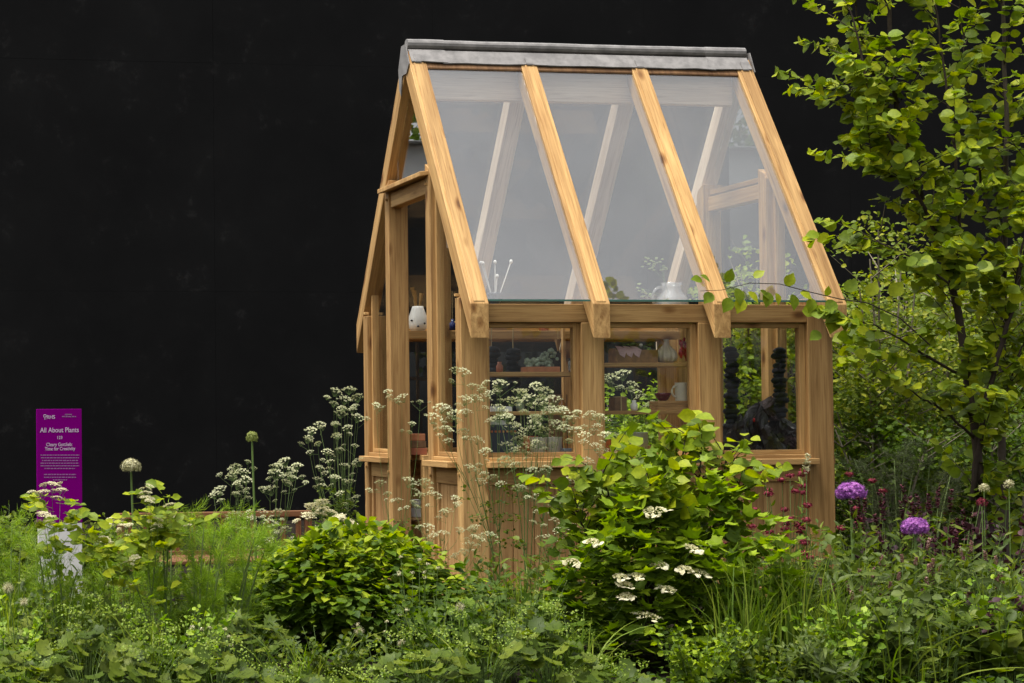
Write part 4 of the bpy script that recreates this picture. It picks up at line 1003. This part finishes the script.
shrub('shrub', 'airy small-leaved shrub with pale forked branches just right of the greenhouse', 'shrub', 835, 925, 212, .6, 4200, (.022, .042), M_SHRUB, MIDL, GS, 5, dy=.5, yel=.2)
shrub('shrub', 'dense light green shrub behind the hazel stems, middle of the right side', 'shrub', 885, 985, 255, 1.4, 7500, (.022, .042), M_SHRUB, MIDL, GS, 7, tint=(.0, .7))
shrub('shrub', 'leafy mid green shrub behind the hazel at the far right edge', 'shrub', 960, 1070, 245, 1.0, 7500, (.026, .05), M_SHRUB, MIDL, GS, 7, tint=(0, .7))
shrub('shrub', 'low dense shrub filling the gap below the pale forked branches', 'shrub', 835, 960, 330, 1.0, 7500, (.02, .038), M_SHRUB, MIDL, GS, 7, tint=(0, .55), yel=.08)
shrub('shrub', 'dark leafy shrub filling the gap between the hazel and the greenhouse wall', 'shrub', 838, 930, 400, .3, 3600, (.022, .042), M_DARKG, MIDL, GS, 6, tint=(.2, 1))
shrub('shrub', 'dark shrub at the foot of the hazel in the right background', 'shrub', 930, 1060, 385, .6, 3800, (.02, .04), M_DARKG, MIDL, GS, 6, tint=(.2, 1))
shrub('shrub', 'broad shrub filling the background far behind the pale forked branches', 'shrub', 838, 950, 270, 3.2, 7000, (.035, .06), M_SHRUB, MIDL, GS, 8, tint=(0, .8))
shrub('shrub', 'broad shrub filling the background far behind the hazel stems', 'shrub', 930, 1060, 262, 3.4, 7500, (.035, .06), M_SHRUB, MIDL, GS, 8, tint=(0, .8))
shrub('shrub', 'bright green shrub seen through the right-hand window and last roof pane', 'shrub', 700, 812, 262, 2.9, 6000, (.03, .055), M_HAZEL, MIDL, GS, 7, tint=(.1, .9), yel=.25)
shrub('shrub', 'dark green shrub seen low through the middle window', 'shrub', 598, 700, 395, 3.0, 7000, (.028, .05), M_VIB, MIDL, GS, 7, tint=(.3, 1))
shrub('shrub', 'leafy shrub filling the view right of the bare post in the right-hand window', 'shrub', 770, 860, 300, 2.6, 4200, (.028, .05), M_SHRUB, MIDL, GS, 5)
# dark trees above the marquee, off to the left
for k, (x, y, hh) in enumerate(((-3.4, 17, 6.2), (-6.2, 17.5, 6.8), (-9, 17, 6.0))):
    e = empty('background_tree', (x, y, 0), 'broad dark tree behind the white marquee, ' + ['nearest to the hoarding', 'middle one of the three', 'furthest to the left'][k], 'tree', 'trees beyond the marquee')
    s_ = LB(); s_.stem(bez((x, y, 0), (x+.1, y, 2), (x, y, hh*.8)), .16, .05, n=8); s_.build('trunk', M_BARK, e)
    l_ = LB(); n = 2600; d = unit(RNG.normal(size=(n, 3))); P = np.array([x, y, hh*.68])+d*(1.9, 1.6, hh*.34)*(U(.5, 1, n)**.5)[:, None]*(1+.15*np.sin(d[:, :1]*9+d[:, 2:]*7))
    l_.add(MIDL, P, d+rnd(n), rnd(n)+(0, 0, 1), U(.12, .22, n), U(0, 1, n)); l_.build('crown', M_DARKG, e)

# ------------------------------------------------------------------ bushes
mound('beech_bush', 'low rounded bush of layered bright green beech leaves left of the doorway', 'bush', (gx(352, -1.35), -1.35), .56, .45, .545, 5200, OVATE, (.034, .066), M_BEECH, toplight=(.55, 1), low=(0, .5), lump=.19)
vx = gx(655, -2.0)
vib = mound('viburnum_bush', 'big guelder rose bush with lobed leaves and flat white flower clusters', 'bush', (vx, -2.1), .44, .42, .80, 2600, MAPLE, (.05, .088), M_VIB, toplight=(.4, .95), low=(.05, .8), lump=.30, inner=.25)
for px_, py_, s_ in ((655, 512, .085), (620, 578, .06), (690, 549, .07), (626, 586, .055), (638, 577, .06), (667, 590, .06), (647, 617, .09), (626, 597, .05), (700, 574, .065), (684, 570, .055), (572, 563, .06), (592, 543, .055), (660, 566, .05)):
    t = at(px_, py_, -2.42); f_ = LB(); r_ = s_*.62
    tl = np.array([U(-.2, .2), -.2, 1.]); tl /= np.linalg.norm(tl); ex = unit(np.cross(tl, (0, 1, 0.))); ey = np.cross(tl, ex); r_ *= U(.85, 1.15)
    k = int(U(8, 12)); a = np.sort(U(0, 6.28, k)); rr = r_*U(.8, 1.12, k); P = t+ex*(rr*np.cos(a))[:, None]+ey*(rr*np.sin(a))[:, None]
    f_.add(FLORET, P, rnd(k), tl+rnd(k)*.3, U(.022, .030, k), U(.6, 1, k))
    k = 90; a = U(0, 6.28, k); q = np.sqrt(U(0, 1, k))*r_*.82; f_.add(FLORET, t+ex*(q*np.cos(a))[:, None]+ey*(q*np.sin(a))[:, None]+tl*((1-(q/r_)**2)*.016+U(-.002, .003, k))[:, None], rnd(k), rnd(k)*.5+tl, U(.007, .011, k), U(0, .6, k))
    f_.build('flower_cluster', M_CREAM, vib)
    GV = LB(); GV.stem(bez(t+(0, .18, -.14), t+(0, .06, -.08), t-(0, 0, .004), 5), .002, .0015, tint=.4, n=5); GV.build('flower_stalk', M_STALK, vib)
# hazel suckers growing up through the guelder rose
tree_px('young_hazel', 'young hazel with yellow-green leaves growing through the guelder rose bush', 'bush', -1.85, [
    (.008, .003, 18, [(650, 640, 0), (655, 560, 0), (668, 500, -.2), (684, 452, -.25)]),
    (.007, .003, 16, [(690, 640, 0), (705, 560, 0), (718, 500, -.2), (726, 458, -.2)]),
    (.007, .003, 16, [(620, 640, 0), (612, 570, 0), (618, 510, -.2), (640, 462, -.2)]),
    (.006, .003, 13, [(700, 560, 0), (725, 520, -.2), (742, 486, -.3)]),
    (.006, .003, 15, [(610, 570, 0), (585, 530, -.2), (572, 500, -.2)]),
    (.006, .003, 15, [(655, 560, 0), (650, 520, -.35), (655, 492, -.42)]),
    (.005, .002, 9, [(700, 520, -.1), (700, 470, -.2), (700, 440, -.2)]),
    (.005, .002, 7, [(620, 520, -.1), (606, 490, -.25), (600, 470, -.25)]),
], size=(.045, .085), leafn=7, twl=(.10, .26), yel=.3, tint=(.0, .75), bare=.35, tm=OVATE)

# ------------------------------------------------------------------ cow parsley and other white umbels
cow_parsley('tall white cow parsley in front of the near corner post', 500, [(472, 386), (486, 383), (497, 391), (466, 400), (455, 414), (441, 408), (434, 418), (464, 372), (476, 398), (485, 452), (470, 468), (492, 478), (478, 440), (505, 462), (508, 447), (463, 432), (500, 384), (447, 430)], -.75, sc=.95, ferny=46)
cow_parsley('densest cow parsley, its white heads massed before the left window', 527, [(535, 386), (520, 393), (545, 392), (528, 400), (512, 402), (540, 404), (553, 400), (524, 412), (508, 418), (536, 418), (548, 414), (556, 424), (514, 428), (530, 430), (500, 410), (518, 440), (545, 432), (562, 412), (526, 448), (541, 444)], -.8, sc=1.05, ferny=40)
cow_parsley('cow parsley with three broad heads before the second post', 588, [(573, 419), (590, 415), (600, 418), (584, 436), (606, 436), (620, 446), (563, 428), (600, 452)], -.9, sc=1.0, ferny=24)
cow_parsley('sparse cow parsley leaning across the boarded panel under the left window', 560, [(548, 468), (553, 500), (545, 512), (556, 520), (565, 526), (540, 496), (570, 480), (532, 470), (518, 488), (548, 538), (574, 510)], -.95, sc=.75, ferny=30)
cow_parsley('small cow parsley with thin stems in front of the door jamb', 440, [(425, 483), (436, 495), (428, 528), (446, 512), (460, 530), (455, 498), (470, 545), (480, 540), (464, 552), (490, 536), (410, 482), (420, 496), (441, 535), (474, 528)], -1.0, sc=.8, ferny=30)
cow_parsley('slender cow parsley standing before the doorway', 398, [(380, 483), (398, 500), (388, 494), (376, 405), (402, 398), (420, 402), (412, 424), (388, 392)], -.55, sc=.7, ferny=14)
lt = [(349, 390), (336, 392), (334, 404), (345, 400), (357, 398), (352, 410), (341, 414), (358, 418), (320, 425), (311, 431), (335, 425), (348, 428), (318, 444), (308, 440), (337, 436), (327, 452), (340, 450), (355, 446), (330, 462), (345, 466), (320, 468), (358, 462), (335, 478), (350, 482), (322, 486), (340, 494), (356, 498), (318, 480), (328, 505), (345, 510)]
cow_parsley('tall bushy cow parsley against the dark wall left of the greenhouse', 343, lt, .3, sc=.85, ferny=640, dY=.2, sat=1)
cow_parsley('short cow parsley with creamy heads at the end of the bench', 322, [(316, 508), (330, 512), (322, 502), (338, 518), (309, 516), (346, 522), (332, 524)], -.2, sc=1.1, heads=CREAMH, ferny=20)
cow_parsley('leaning cow parsley right of the tall allium bud', 262, [(284, 462), (290, 470), (278, 466), (293, 478), (276, 474), (286, 482), (270, 490), (297, 466)], -.6, sc=.85, ferny=14)
cow_parsley('cow parsley left of the tall allium bud', 228, [(236, 467), (243, 472), (232, 476), (246, 480), (238, 486), (220, 490), (214, 495), (236, 494), (248, 462)], -.6, sc=.8, ferny=14)
cow_parsley('low frothy cow parsley beside the bench rail', 262, [(250, 520), (262, 512), (270, 524), (242, 530), (258, 534), (278, 512), (236, 516), (285, 530)], -.8, sc=.85, ferny=40)
cow_parsley('pale cow parsley seen through the middle window', 628, [(622, 375), (640, 398), (612, 378), (650, 404), (632, 385)], 2.4, sc=1.3, ferny=10)

# elders with flat cream heads at the left
def elder(label, base, Y, tips, h, n=9):
    cow_parsley(label, base, tips, Y, heads=CREAMH, name='elder_shrub', cat='shrub', group='young elder shrubs with cream flower heads', sc=.55, ferny=0, main=.003, sat=4)
    e = [o for o in COL.objects if o.name.startswith('elder_shrub')][-1]; lf = LB()
    for x, y in tips:
        for _ in range(n):
            q = at(x+U(-15, 15), y+U(4, 46), Y+U(-.1, .1)); a = U(0, 6.28); d = np.array([math.cos(a), math.sin(a), U(-.2, .5)]); ln = U(.07, .12)
            for f in (.35, .35, .7, .7, 1.): 
                sd_ = np.cross(d, (0, 0, 1))*(1 if U(0, 1) < .5 else -1)
                lf.add(MIDL, (q+d*ln*f)[None], (d+sd_*(.9 if f < 1 else 0)+(0, 0, .3))[None], np.array([[0, -.6, .8]])+rnd(1)*.5, U(.035, .062), U(.2, 1))
            lf.stem([q, q+d*ln*.5, q+d*ln], .001, .0006, tint=.6, n=3)
    lf.build('foliage', M_HAZEL, e)
elder('young elder with cream heads in front of the purple sign', 62, -2.0, [(52, 484), (42, 492), (60, 490), (80, 513), (44, 515)], .6, 5)
elder('leafy young elder with cream heads right of the pale allium globe', 155, -2.1, [(150, 486), (168, 506), (146, 498), (178, 517), (112, 520), (158, 520), (104, 540), (134, 558), (124, 526)], .6, 9)

# ------------------------------------------------------------------ alliums, seed heads
allium('pale green allium globe on a thick stalk right of the purple sign', 131, 467, -.9, .052, M_SEED, flat=.75, lean=.02)
allium('tight green allium bud on the tallest stalk left of the greenhouse', 252, 438, -.9, .030, leaf_mat('bud_green', (.20, .24, .06), (.30, .34, .10), (.42, .44, .16)), lean=.02, n=420, flat=1.15)
allium('large purple allium globe at the right of the greenhouse', 851, 493, -1.5, .072, M_PURPLE, flat=.7, lean=.01, group='purple alliums', n=520, stemr=.010)
allium('smaller purple allium partly hidden behind pale leaves', 915, 528, -2.35, .058, M_PURPLE, flat=.75, group='purple alliums', n=520)
for k, (x, y, Y, m, c) in enumerate(((982, 503, -1.7, M_RED, 'round magenta flower on a thin stalk before the hazel stem'), (984, 489, -1.7, M_CREAM, 'cream globe flower directly above the magenta flower'), (1009, 485, -1.7, M_CREAM, 'cream globe flower near the right edge'))):
    o_ = allium(c, x, y, Y, .026, m, n=150, stemr=.003, name='globe_flower'); o_['category'] = 'flower'
def seedhead(label, x, y, Y, r=.03, lean=.03):
    t = at(x, y, Y); e = empty('fluffy_seedhead', (t[0]+lean, Y, 0), label, 'seed head', 'fluffy pale seed heads')
    s_ = LB(); s_.stem(bez((t[0]+lean, Y, 0), (t[0]+lean, Y, t[2]*.6), t, 8), .0022, .0014, n=5); s_.build('stem', M_STALK, e)
    h_ = LB(); k = 260; d = unit(RNG.normal(size=(k, 3))); h_.add(HAIR, np.repeat(t[None], k, 0), d, rnd(k), U(.7, 1.1, k)*r, U(.2, 1, k)); h_.build('fluff', M_SEED, e)
seedhead('fluffy pale seed head at the far left edge, upper one', 8, 588, -2.3); seedhead('fluffy pale seed head at the far left, lower right of the first', 24, 602, -2.3, .024)
seedhead('fluffy pale seed head before the dark base of the beech bush, left one', 359, 631, -2.2, .026); seedhead('fluffy pale seed head between the beech bush and the guelder rose', 460, 607, -2.2, .026)
seedhead('small fluffy seed head low right of the beech bush', 401, 644, -2.2, .022); seedhead('small fluffy seed head at the left below the elder', 48, 598, -2.1, .02)

# ------------------------------------------------------------------ fennel, grasses and herbs
fennel('tall feathery fennel clump at the centre of the left border', 185, -1.9, 516, 42, 11, dens=1.15)
fennel('feathery fennel right of the biggest clump, before the beech bush', 238, -1.7, 524, 28, 8, dens=1.1)
fennel('feathery fennel at the far left edge before the black wall', 14, -1.4, 530, 30, 7, dens=1.0)
fennel('feathery fennel standing in front of the white sign base', 70, -1.9, 556, 34, 6, dens=.8)
fennel('feathery fennel before the left end of the bench', 125, -1.5, 535, 30, 6, dens=.9)
fennel('feathery fennel before the right end of the bench', 285, -1.1, 538, 24, 6, dens=.9)
fennel('dark hazy fennel behind the right-hand alliums', 905, -.3, 455, 55, 9, mat=leaf_mat('bronze_fennel', (.035, .045, .02), (.06, .075, .03), (.11, .13, .06)), dens=1.3)
for k, (x, Y, h, sp, n, c) in enumerate(((10, -2.0, .42, .16, 120, 'broad-bladed grass at the far left edge'), (60, -1.8, .45, .14, 110, 'arching grass in front of the white sign base'), (98, -1.9, .40, .13, 90, 'grass clump between the sign and the fennel'),
        (742, -2.55, .50, .14, 150, 'fresh green grass right of the guelder rose'), (790, -2.5, .55, .16, 170, 'tallest green grass clump below the right-hand window'), (838, -2.6, .42, .14, 130, 'green grass left of the big purple allium stem'), (525, -1.6, .40, .15, 100, 'thin grass between the cow parsley and the guelder rose'), (1000, -2.2, .42, .14, 90, 'grass at the right edge below the hazel'))):
    grass_clump(c, x, Y, h, sp, n)
GL = "lady's mantle clumps along the front of the border"
M_LIME = leaf_mat('lime_froth', (.12, .20, .03), (.20, .30, .04), (.32, .40, .08))
for k, (x, Y, r_, h, c) in enumerate(((20, -2.75, .20, .20, "lady's mantle at the bottom left corner"), (85, -2.7, .22, .26, "lady's mantle with the largest leaves, second from the left corner"), (150, -2.75, .2, .22, "lady's mantle in front of the tall fennel"), (215, -2.8, .2, .18, "lady's mantle between the fennel and the beech bush"), (285, -2.8, .2, .15, "lady's mantle below the left half of the beech bush"), (350, -2.9, .18, .14, "lady's mantle below the right half of the beech bush"), (420, -2.8, .2, .17, "lady's mantle right of the beech bush"), (485, -2.75, .2, .22, "lady's mantle left of the guelder rose"), (548, -2.75, .19, .22, "lady's mantle at the left foot of the guelder rose"), (610, -2.95, .18, .15, "lady's mantle before the guelder rose"))):
    rosette('ladys_mantle', c, 'perennial', x, Y, r_, h*(1.25 if k not in (4, 5, 9) else .9), 44, FROUND, (.05, .085), M_HERB, GL, spray=(M_LIME, 12 if k in (1, 2, 7, 8) else 9))
for k, (x, Y, r_, h, c) in enumerate(((455, -2.0, .22, .34, 'deeply cut leaves right of the beech bush'), (505, -1.9, .22, .38, 'deeply cut leaves before the boarded panel'), (555, -2.1, .2, .34, 'deeply cut leaves at the left of the guelder rose'), (110, -2.1, .2, .34, 'deeply cut leaves behind the left lady\'s mantle'), (40, -2.2, .2, .3, 'deeply cut leaves near the left edge'), (250, -2.2, .2, .3, 'deeply cut leaves at the left end of the beech bush'))):
    rosette('cranesbill', 'cranesbill clump with ' + c, 'perennial', x, Y, r_, h, 60, PALM, (.06, .095), M_DARKG if k < 3 else M_HERB, 'cranesbill clumps', (.2, 1))
# white campion-like buds
for k, (x, Y, h, c) in enumerate(((420, -1.9, .46, 'white-budded stems between the beech bush and the corner post'), (118, -1.9, .46, 'white-budded stems left of the fennel'), (395, -2.4, .3, 'white-budded stems low before the beech bush'), (205, -2.5, .28, 'white-budded stems at the foot of the fennel'), (278, -.9, .5, 'cream-budded stems behind the beech bush'))):
    leafy_stems('campion', c, 'wildflower', x, Y, h, 9, .14, LANCE, (.04, .07), M_HERB, 'white-budded campions', clusters(M_CREAM, .013, 24, 'bud'), 8)
# red valerian
for k, (x, Y, h, n, c) in enumerate(((790, -1.1, .80, 18, 'red valerian in front of the right-hand window'), (752, -1.5, .66, 9, 'red valerian between the guelder rose and the right-hand window'), (826, -1.3, .62, 8, 'red valerian at the right corner of the greenhouse'), (868, -.4, .72, 6, 'dark red valerian beyond the big purple allium'))):
    leafy_stems('red_valerian', c, 'wildflower', x, Y, h, n, .15, LANCE, (.05, .09), M_HERB, 'red valerian plants', clusters(M_RED, .026, 70), 9, .0025)
leafy_stems('pale_green_spike', 'tall pale green stalk with a drooping budded tip before the right-hand window', 'wildflower', 806, -1.2, 1.0, 1, .01, LANCE, (.02, .04), M_HERB, None, spikes(M_SEED, .09, .02, 40), 4, .005)
# spires
for k, (x, Y, h, n, m, ln, c) in enumerate(((888, -1.95, .58, 13, M_WINE, .12, 'wine-dark spires below the big purple allium'), (935, -1.9, .58, 12, M_WINE, .13, 'wine-dark spires right of the smaller allium'), (905, -2.5, .42, 12, M_PINK, .05, 'pale pink budded spires at the centre of the right border'), (862, -2.4, .42, 11, M_PINK, .05, 'pale pink budded spires behind the green grass'), (955, -2.4, .44, 12, M_PINK, .06, 'pale pink budded spires at the bottom right'), (1005, -2.5, .40, 11, M_PINK, .05, 'pale pink budded spires in the bottom right corner'), (975, -1.8, .5, 9, M_PINK, .06, 'pale pink budded spires before the hazel stems'))):
    leafy_stems('loosestrife', c, 'perennial', x, Y, h*1.08, n+6, .17, LANCE, (.07, .13), M_OLIVE if k > 1 else M_HERB, 'loosestrife and spired perennials', spikes(m, ln, .009 if k > 1 else .013, 60, .5 if k > 1 else 1.), 15, lean=.35)
for k, (x, Y, h, c) in enumerate(((880, -2.75, .3, 'sage with broad grey-green leaves in the bottom right border, left one'), (930, -2.85, .26, 'sage with broad grey-green leaves in the bottom right border, middle one'), (985, -2.8, .28, 'sage with broad grey-green leaves in the bottom right border, right one'), (820, -2.95, .18, 'sage with broad grey-green leaves among the green grass'), (945, -2.3, .34, 'tall leafy sage behind the pink spires'), (1012, -2.1, .36, 'leafy sage against the right edge'), (842, -2.1, .42, 'leafy sage below the big purple allium'))):
    leafy_stems('sage', c, 'herb', x, Y, h*1.2, 22, .19, LANCE if k % 2 else MIDL, (.06, .10), M_OLIVE if k % 3 == 0 else M_HERB, 'sage clumps', None, 12, lean=.3)
for k, (x, Y, h, m, sz, c) in enumerate(((60, -2.3, .34, M_HERB, (.03, .05), 'small-leaved filler plant before the sign'), (175, -2.45, .28, M_FERN, (.025, .045), 'yellow-green filler plant at the foot of the tall fennel'), (320, -2.55, .2, M_HERB, (.03, .045), 'small-leaved filler plant below the beech bush'), (440, -2.4, .3, M_DARKG, (.03, .05), 'dark-leaved filler plant right below the beech bush'), (520, -2.4, .34, M_HERB, (.025, .045), 'small-leaved filler plant left of the guelder rose'), (700, -2.75, .20, M_VIB, (.03, .05), 'yellow-green filler plant at the right foot of the guelder rose'), (770, -2.8, .2, M_HERB, (.03, .05), 'small-leaved filler plant at the front of the green grass'), (850, -2.75, .26, M_FERN, (.03, .055), 'yellow-green filler plant right of the green grass'), (965, -2.6, .34, M_FERN, (.03, .055), 'yellow-green filler plant before the pink spires'), (5, -2.4, .34, M_FERN, (.03, .045), 'yellow-green filler plant at the bottom left corner'))):
    leafy_stems('filler_plant', c, 'perennial', x, Y, h*1.25, 34, .2, MIDL, sz, m, 'small filler plants', None, 16, .0018, (0, 1), lean=.5)
for k, (x, Y, h, sp, c) in enumerate(((150, -2.5, .34, .2, 'long thin grass blades among the lady\'s mantle at the left'), (300, -2.7, .24, .2, 'long thin grass blades before the beech bush'), (460, -2.6, .36, .2, 'long thin grass blades right of the beech bush'), (570, -2.7, .3, .18, 'long thin grass blades before the left foot of the guelder rose'), (900, -2.8, .34, .22, 'long thin grass blades in the middle of the right border'), (990, -2.7, .4, .2, 'long thin grass blades at the bottom right'))):
    grass_clump(c, x, Y, h, sp, 55)
for k, (x, Y, h, c) in enumerate(((860, -2.2, .5, 'fine upright stems behind the green grass'), (915, -2.3, .5, 'fine upright stems below the smaller purple allium'), (970, -2.2, .52, 'fine upright stems in front of the plum-leaved shrubs'), (800, -1.7, .55, 'fine upright stems below the right-hand window'), (505, -1.5, .5, 'fine upright stems at the foot of the near corner post'))):
    leafy_stems('willowherb', c, 'wildflower', x, Y, h, 16, .2, LANCE, (.06, .11), M_HERB, 'fine upright willowherbs', None, 16, .002, lean=.3)
# plum coloured foliage
for k, (x, Y, h, c) in enumerate(((950, -1.6, .62, 'dark plum-leaved shrub at the foot of the hazel, left one'), (1000, -1.65, .62, 'dark plum-leaved shrub at the foot of the hazel, right one'), (1015, -2.7, .30, 'dark plum-leaved shrub in the bottom right corner'), (905, -1.2, .48, 'dark plum-leaved shrub between the two purple alliums'))):
    leafy_stems('plum_shrub', c, 'shrub', x, Y, h*1.1, 20, .20, OVATE, (.04, .07), M_PLUM, 'plum-leaved shrubs', None, 16, lean=.4)
for k, (x, Y, h, c) in enumerate(((780, -1.9, .42, 'mid green leafy perennial below the right-hand window'), (715, -1.4, .6, 'mid green leafy perennial behind the guelder rose'), (480, -1.4, .36, 'mid green leafy perennial at the foot of the near corner post'), (570, -1.4, .5, 'mid green leafy perennial left behind the guelder rose'), (290, -.8, .52, 'bright leafy perennial behind the beech bush by the bench'), (200, -1.2, .5, 'mid green leafy perennial behind the fennel'), (90, -1.2, .46, 'mid green leafy perennial right of the sign'), (22, -1.0, .5, 'mid green leafy perennial left of the sign'), (870, -1.0, .5, 'mid green leafy perennial behind the big purple allium'), (640, -1.0, .62, 'mid green leafy perennial under the middle window'))):
    leafy_stems('leafy_perennial', c, 'perennial', x, Y, h, 22, .24, MIDL, (.05, .085), M_HERB if k != 4 else M_BEECH, 'leafy green perennials', None, 15, lean=.4)
for k, (x, Y, h, c) in enumerate(((-5, 1.5, .40, 'far leafy perennial at the left edge before the hoarding'), (30, 2.2, .36, 'far leafy perennial behind the sign, left side'), (100, 1.8, .36, 'far leafy perennial right of the sign base'), (10, 4.0, .42, 'furthest leafy perennial at the left edge'), (140, 3.5, .36, 'furthest leafy perennial behind the bench'), (880, 2.0, .8, 'far leafy perennial beyond the large purple allium'), (960, 1.8, .8, 'far leafy perennial behind the hazel stems'), (1020, 1.5, .8, 'far leafy perennial at the right edge'))):
    leafy_stems('tall_perennial', c, 'perennial', x, Y, h, 40, .42, MIDL, (.05, .09), M_HERB, 'far leafy perennials', None, 18, lean=.4)
# low ground cover under everything
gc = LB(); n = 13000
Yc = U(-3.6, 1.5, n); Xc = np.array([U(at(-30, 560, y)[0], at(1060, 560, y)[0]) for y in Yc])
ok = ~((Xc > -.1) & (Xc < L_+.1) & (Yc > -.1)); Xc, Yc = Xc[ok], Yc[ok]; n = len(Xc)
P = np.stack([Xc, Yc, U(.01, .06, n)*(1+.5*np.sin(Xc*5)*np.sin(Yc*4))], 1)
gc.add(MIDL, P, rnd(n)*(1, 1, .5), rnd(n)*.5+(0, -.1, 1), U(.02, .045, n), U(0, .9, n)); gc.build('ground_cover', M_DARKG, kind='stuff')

# ------------------------------------------------------------------ bench and sign at the left
BW = wood_mat('bench_wood', (.24, .115, .055), (.16, .07, .032), knots=False)
Yb = .9; xa, xb = at(118, 512, Yb)[0], at(312, 512, Yb)[0]; zt = at(250, 511.5, Yb)[2]
bn = empty('garden_bench', ((xa+xb)/2, Yb-.25, 0), 'rust-brown slatted wooden bench before the black hoarding', 'bench')
b = MB(); b.box(xa, xb, Yb, Yb+.045, zt-.035, zt); b.box(xa+.045, xb-.045, Yb+.008, Yb+.037, zt-.26, zt-.23, 0)
n = 12
for k in range(n):
    q = xa+.08+(xb-xa-.16)*k/(n-1); b.box(q-.016, q+.016, Yb+.012, Yb+.033, zt-.229, zt-.036)
b.build('backrest', BW, bn, .003)
b = MB()
for k in range(5): b.box(xa, xb, Yb-.45+.09*k, Yb-.375+.09*k, .255, .275)
b.build('seat', BW, bn, .003)
for x in (xa+.02, xb-.02):
    for y, h in ((Yb+.022, zt-.036), (Yb-.42, .254)):
        b = MB(); b.box(x-.02, x+.02, y-.02, y+.02, 0, h); b.build('leg', BW, bn, .003)

PURP = plain('purple_sign_face', (.16, .0006, .145), .8, spec=.0); WTX = plain('white_lettering', (.55, .42, .55), .6)
Ys = .6; x0, x1 = at(37, 460, Ys)[0], at(82, 460, Ys)[0]; zt = at(60, 409, Ys)[2]; zm = at(60, 523, Ys)[2]
sg = empty('sign_post', ((x0+x1)/2, Ys, 0), 'tall purple garden sign reading All About Plants above a white base', 'sign')
b = MB(); b.box(x0, x1, Ys, Ys+.03, zm, zt, 2); b.build('panel', PURP, sg, .002)
b = MB(); b.box(x0+.004, x1-.002, Ys+.001, Ys+.028, 0, zm-.001, 2); b.build('base', plain('sign_white', (.62, .60, .58), .6), sg, .002)
def text(s, px_, py_, h_px, w_px=None, bold=True):
    """flat lettering centred on a photo pixel, cap height in pixels"""
    cu = bpy.data.curves.new('lettering', 'FONT'); cu.body = s; cu.align_x = 'CENTER'; cu.align_y = 'CENTER'; cu.size = 1; cu.offset = .008 if bold else .004
    ob = bpy.data.objects.new('lettering', cu); COL.objects.link(ob)
    dg = bpy.context.evaluated_depsgraph_get(); me = bpy.data.meshes.new_from_object(ob.evaluated_get(dg)); bpy.data.objects.remove(ob)
    q = at(px_, py_, Ys-.0015); ppm = FPX/float(np.dot(q-CAM, _f)); sc = h_px/ppm/.70
    ww = max(v.co.x for v in me.vertices)-min(v.co.x for v in me.vertices); sx = sc if w_px is None else w_px/ppm/ww
    for v in me.vertices:
        x, y = v.co.x*sx, v.co.y*sc; v.co = (q[0]+x-sg.location.x, q[1]-sg.location.y, q[2]+y+x*.004)
    me.materials.clear(); me.materials.append(WTX); o = bpy.data.objects.new('lettering', me); COL.objects.link(o); o.parent = sg; return o
text('RHS', 50.8, 417.2, 3.6, 8.2); text('All About Plants', 59.5, 430.2, 4.8, 39); text('123', 59.6, 437.7, 3.0, 5)
text('Cleary Gottlieb:', 59.3, 444.6, 3.4, 26); text('Time for Creativity', 60, 448.8, 3.4, 30.5)
text('supported by', 68.5, 414.5, 1.2, 7, False); text('PROJECT GIVING BACK', 69, 416.7, 1.4, 14, False) if False else None
# the body copy is too small to read in the photograph: thin broken lines of the same length
def lines(name, rows):
    b = MB()
    for py_, xa_, xb_ in rows:
        x = xa_
        while x < xb_:
            w_ = min(random.uniform(1.2, 3.6), xb_-x); q0 = at(x, py_+(.0), Ys-.0015); q1 = at(x+w_, py_+1.0, Ys-.0015)
            b.add([(q0[0], q0[1], q1[2]), (q1[0], q0[1], q1[2]), (q1[0], q0[1], q0[2]), (q0[0], q0[1], q0[2])], [(0, 1, 2, 3)]); x += w_+.6
    b.build(name, plain('faint_lettering', (.24, .10, .24), .6), sg)
lines('body_copy', [(454.6, 40.5, 79.5), (457.3, 41, 79), (460, 42, 78), (462.7, 40.5, 79), (465.3, 40.5, 79.5), (468, 44.5, 75)])
lines('visit_note', [(474, 44, 76), (476.8, 44, 76), (479.4, 53, 67)])
lines('partner_mark', [(413.9, 65, 72), (416.1, 62, 76)])
b = MB()   # little tree emblem left of the lettering
for (xa_, ya_, xb_, yb_) in ((44.6, 416.5, 45.2, 419.6), (43.4, 415.0, 44.0, 417.0), (45.8, 415.0, 46.4, 417.0), (43.8, 414.4, 46.0, 415.0), (44.0, 416.9, 45.8, 417.4)):
    q0 = at(xa_, ya_, Ys-.0015); q1 = at(xb_, yb_, Ys-.0015); b.add([(q0[0], q0[1], q1[2]), (q1[0], q0[1], q1[2]), (q1[0], q0[1], q0[2]), (q0[0], q0[1], q0[2])], [(0, 1, 2, 3)])
b.build('emblem', WTX, sg)
for o in PROTO: bpy.data.objects.remove(o)
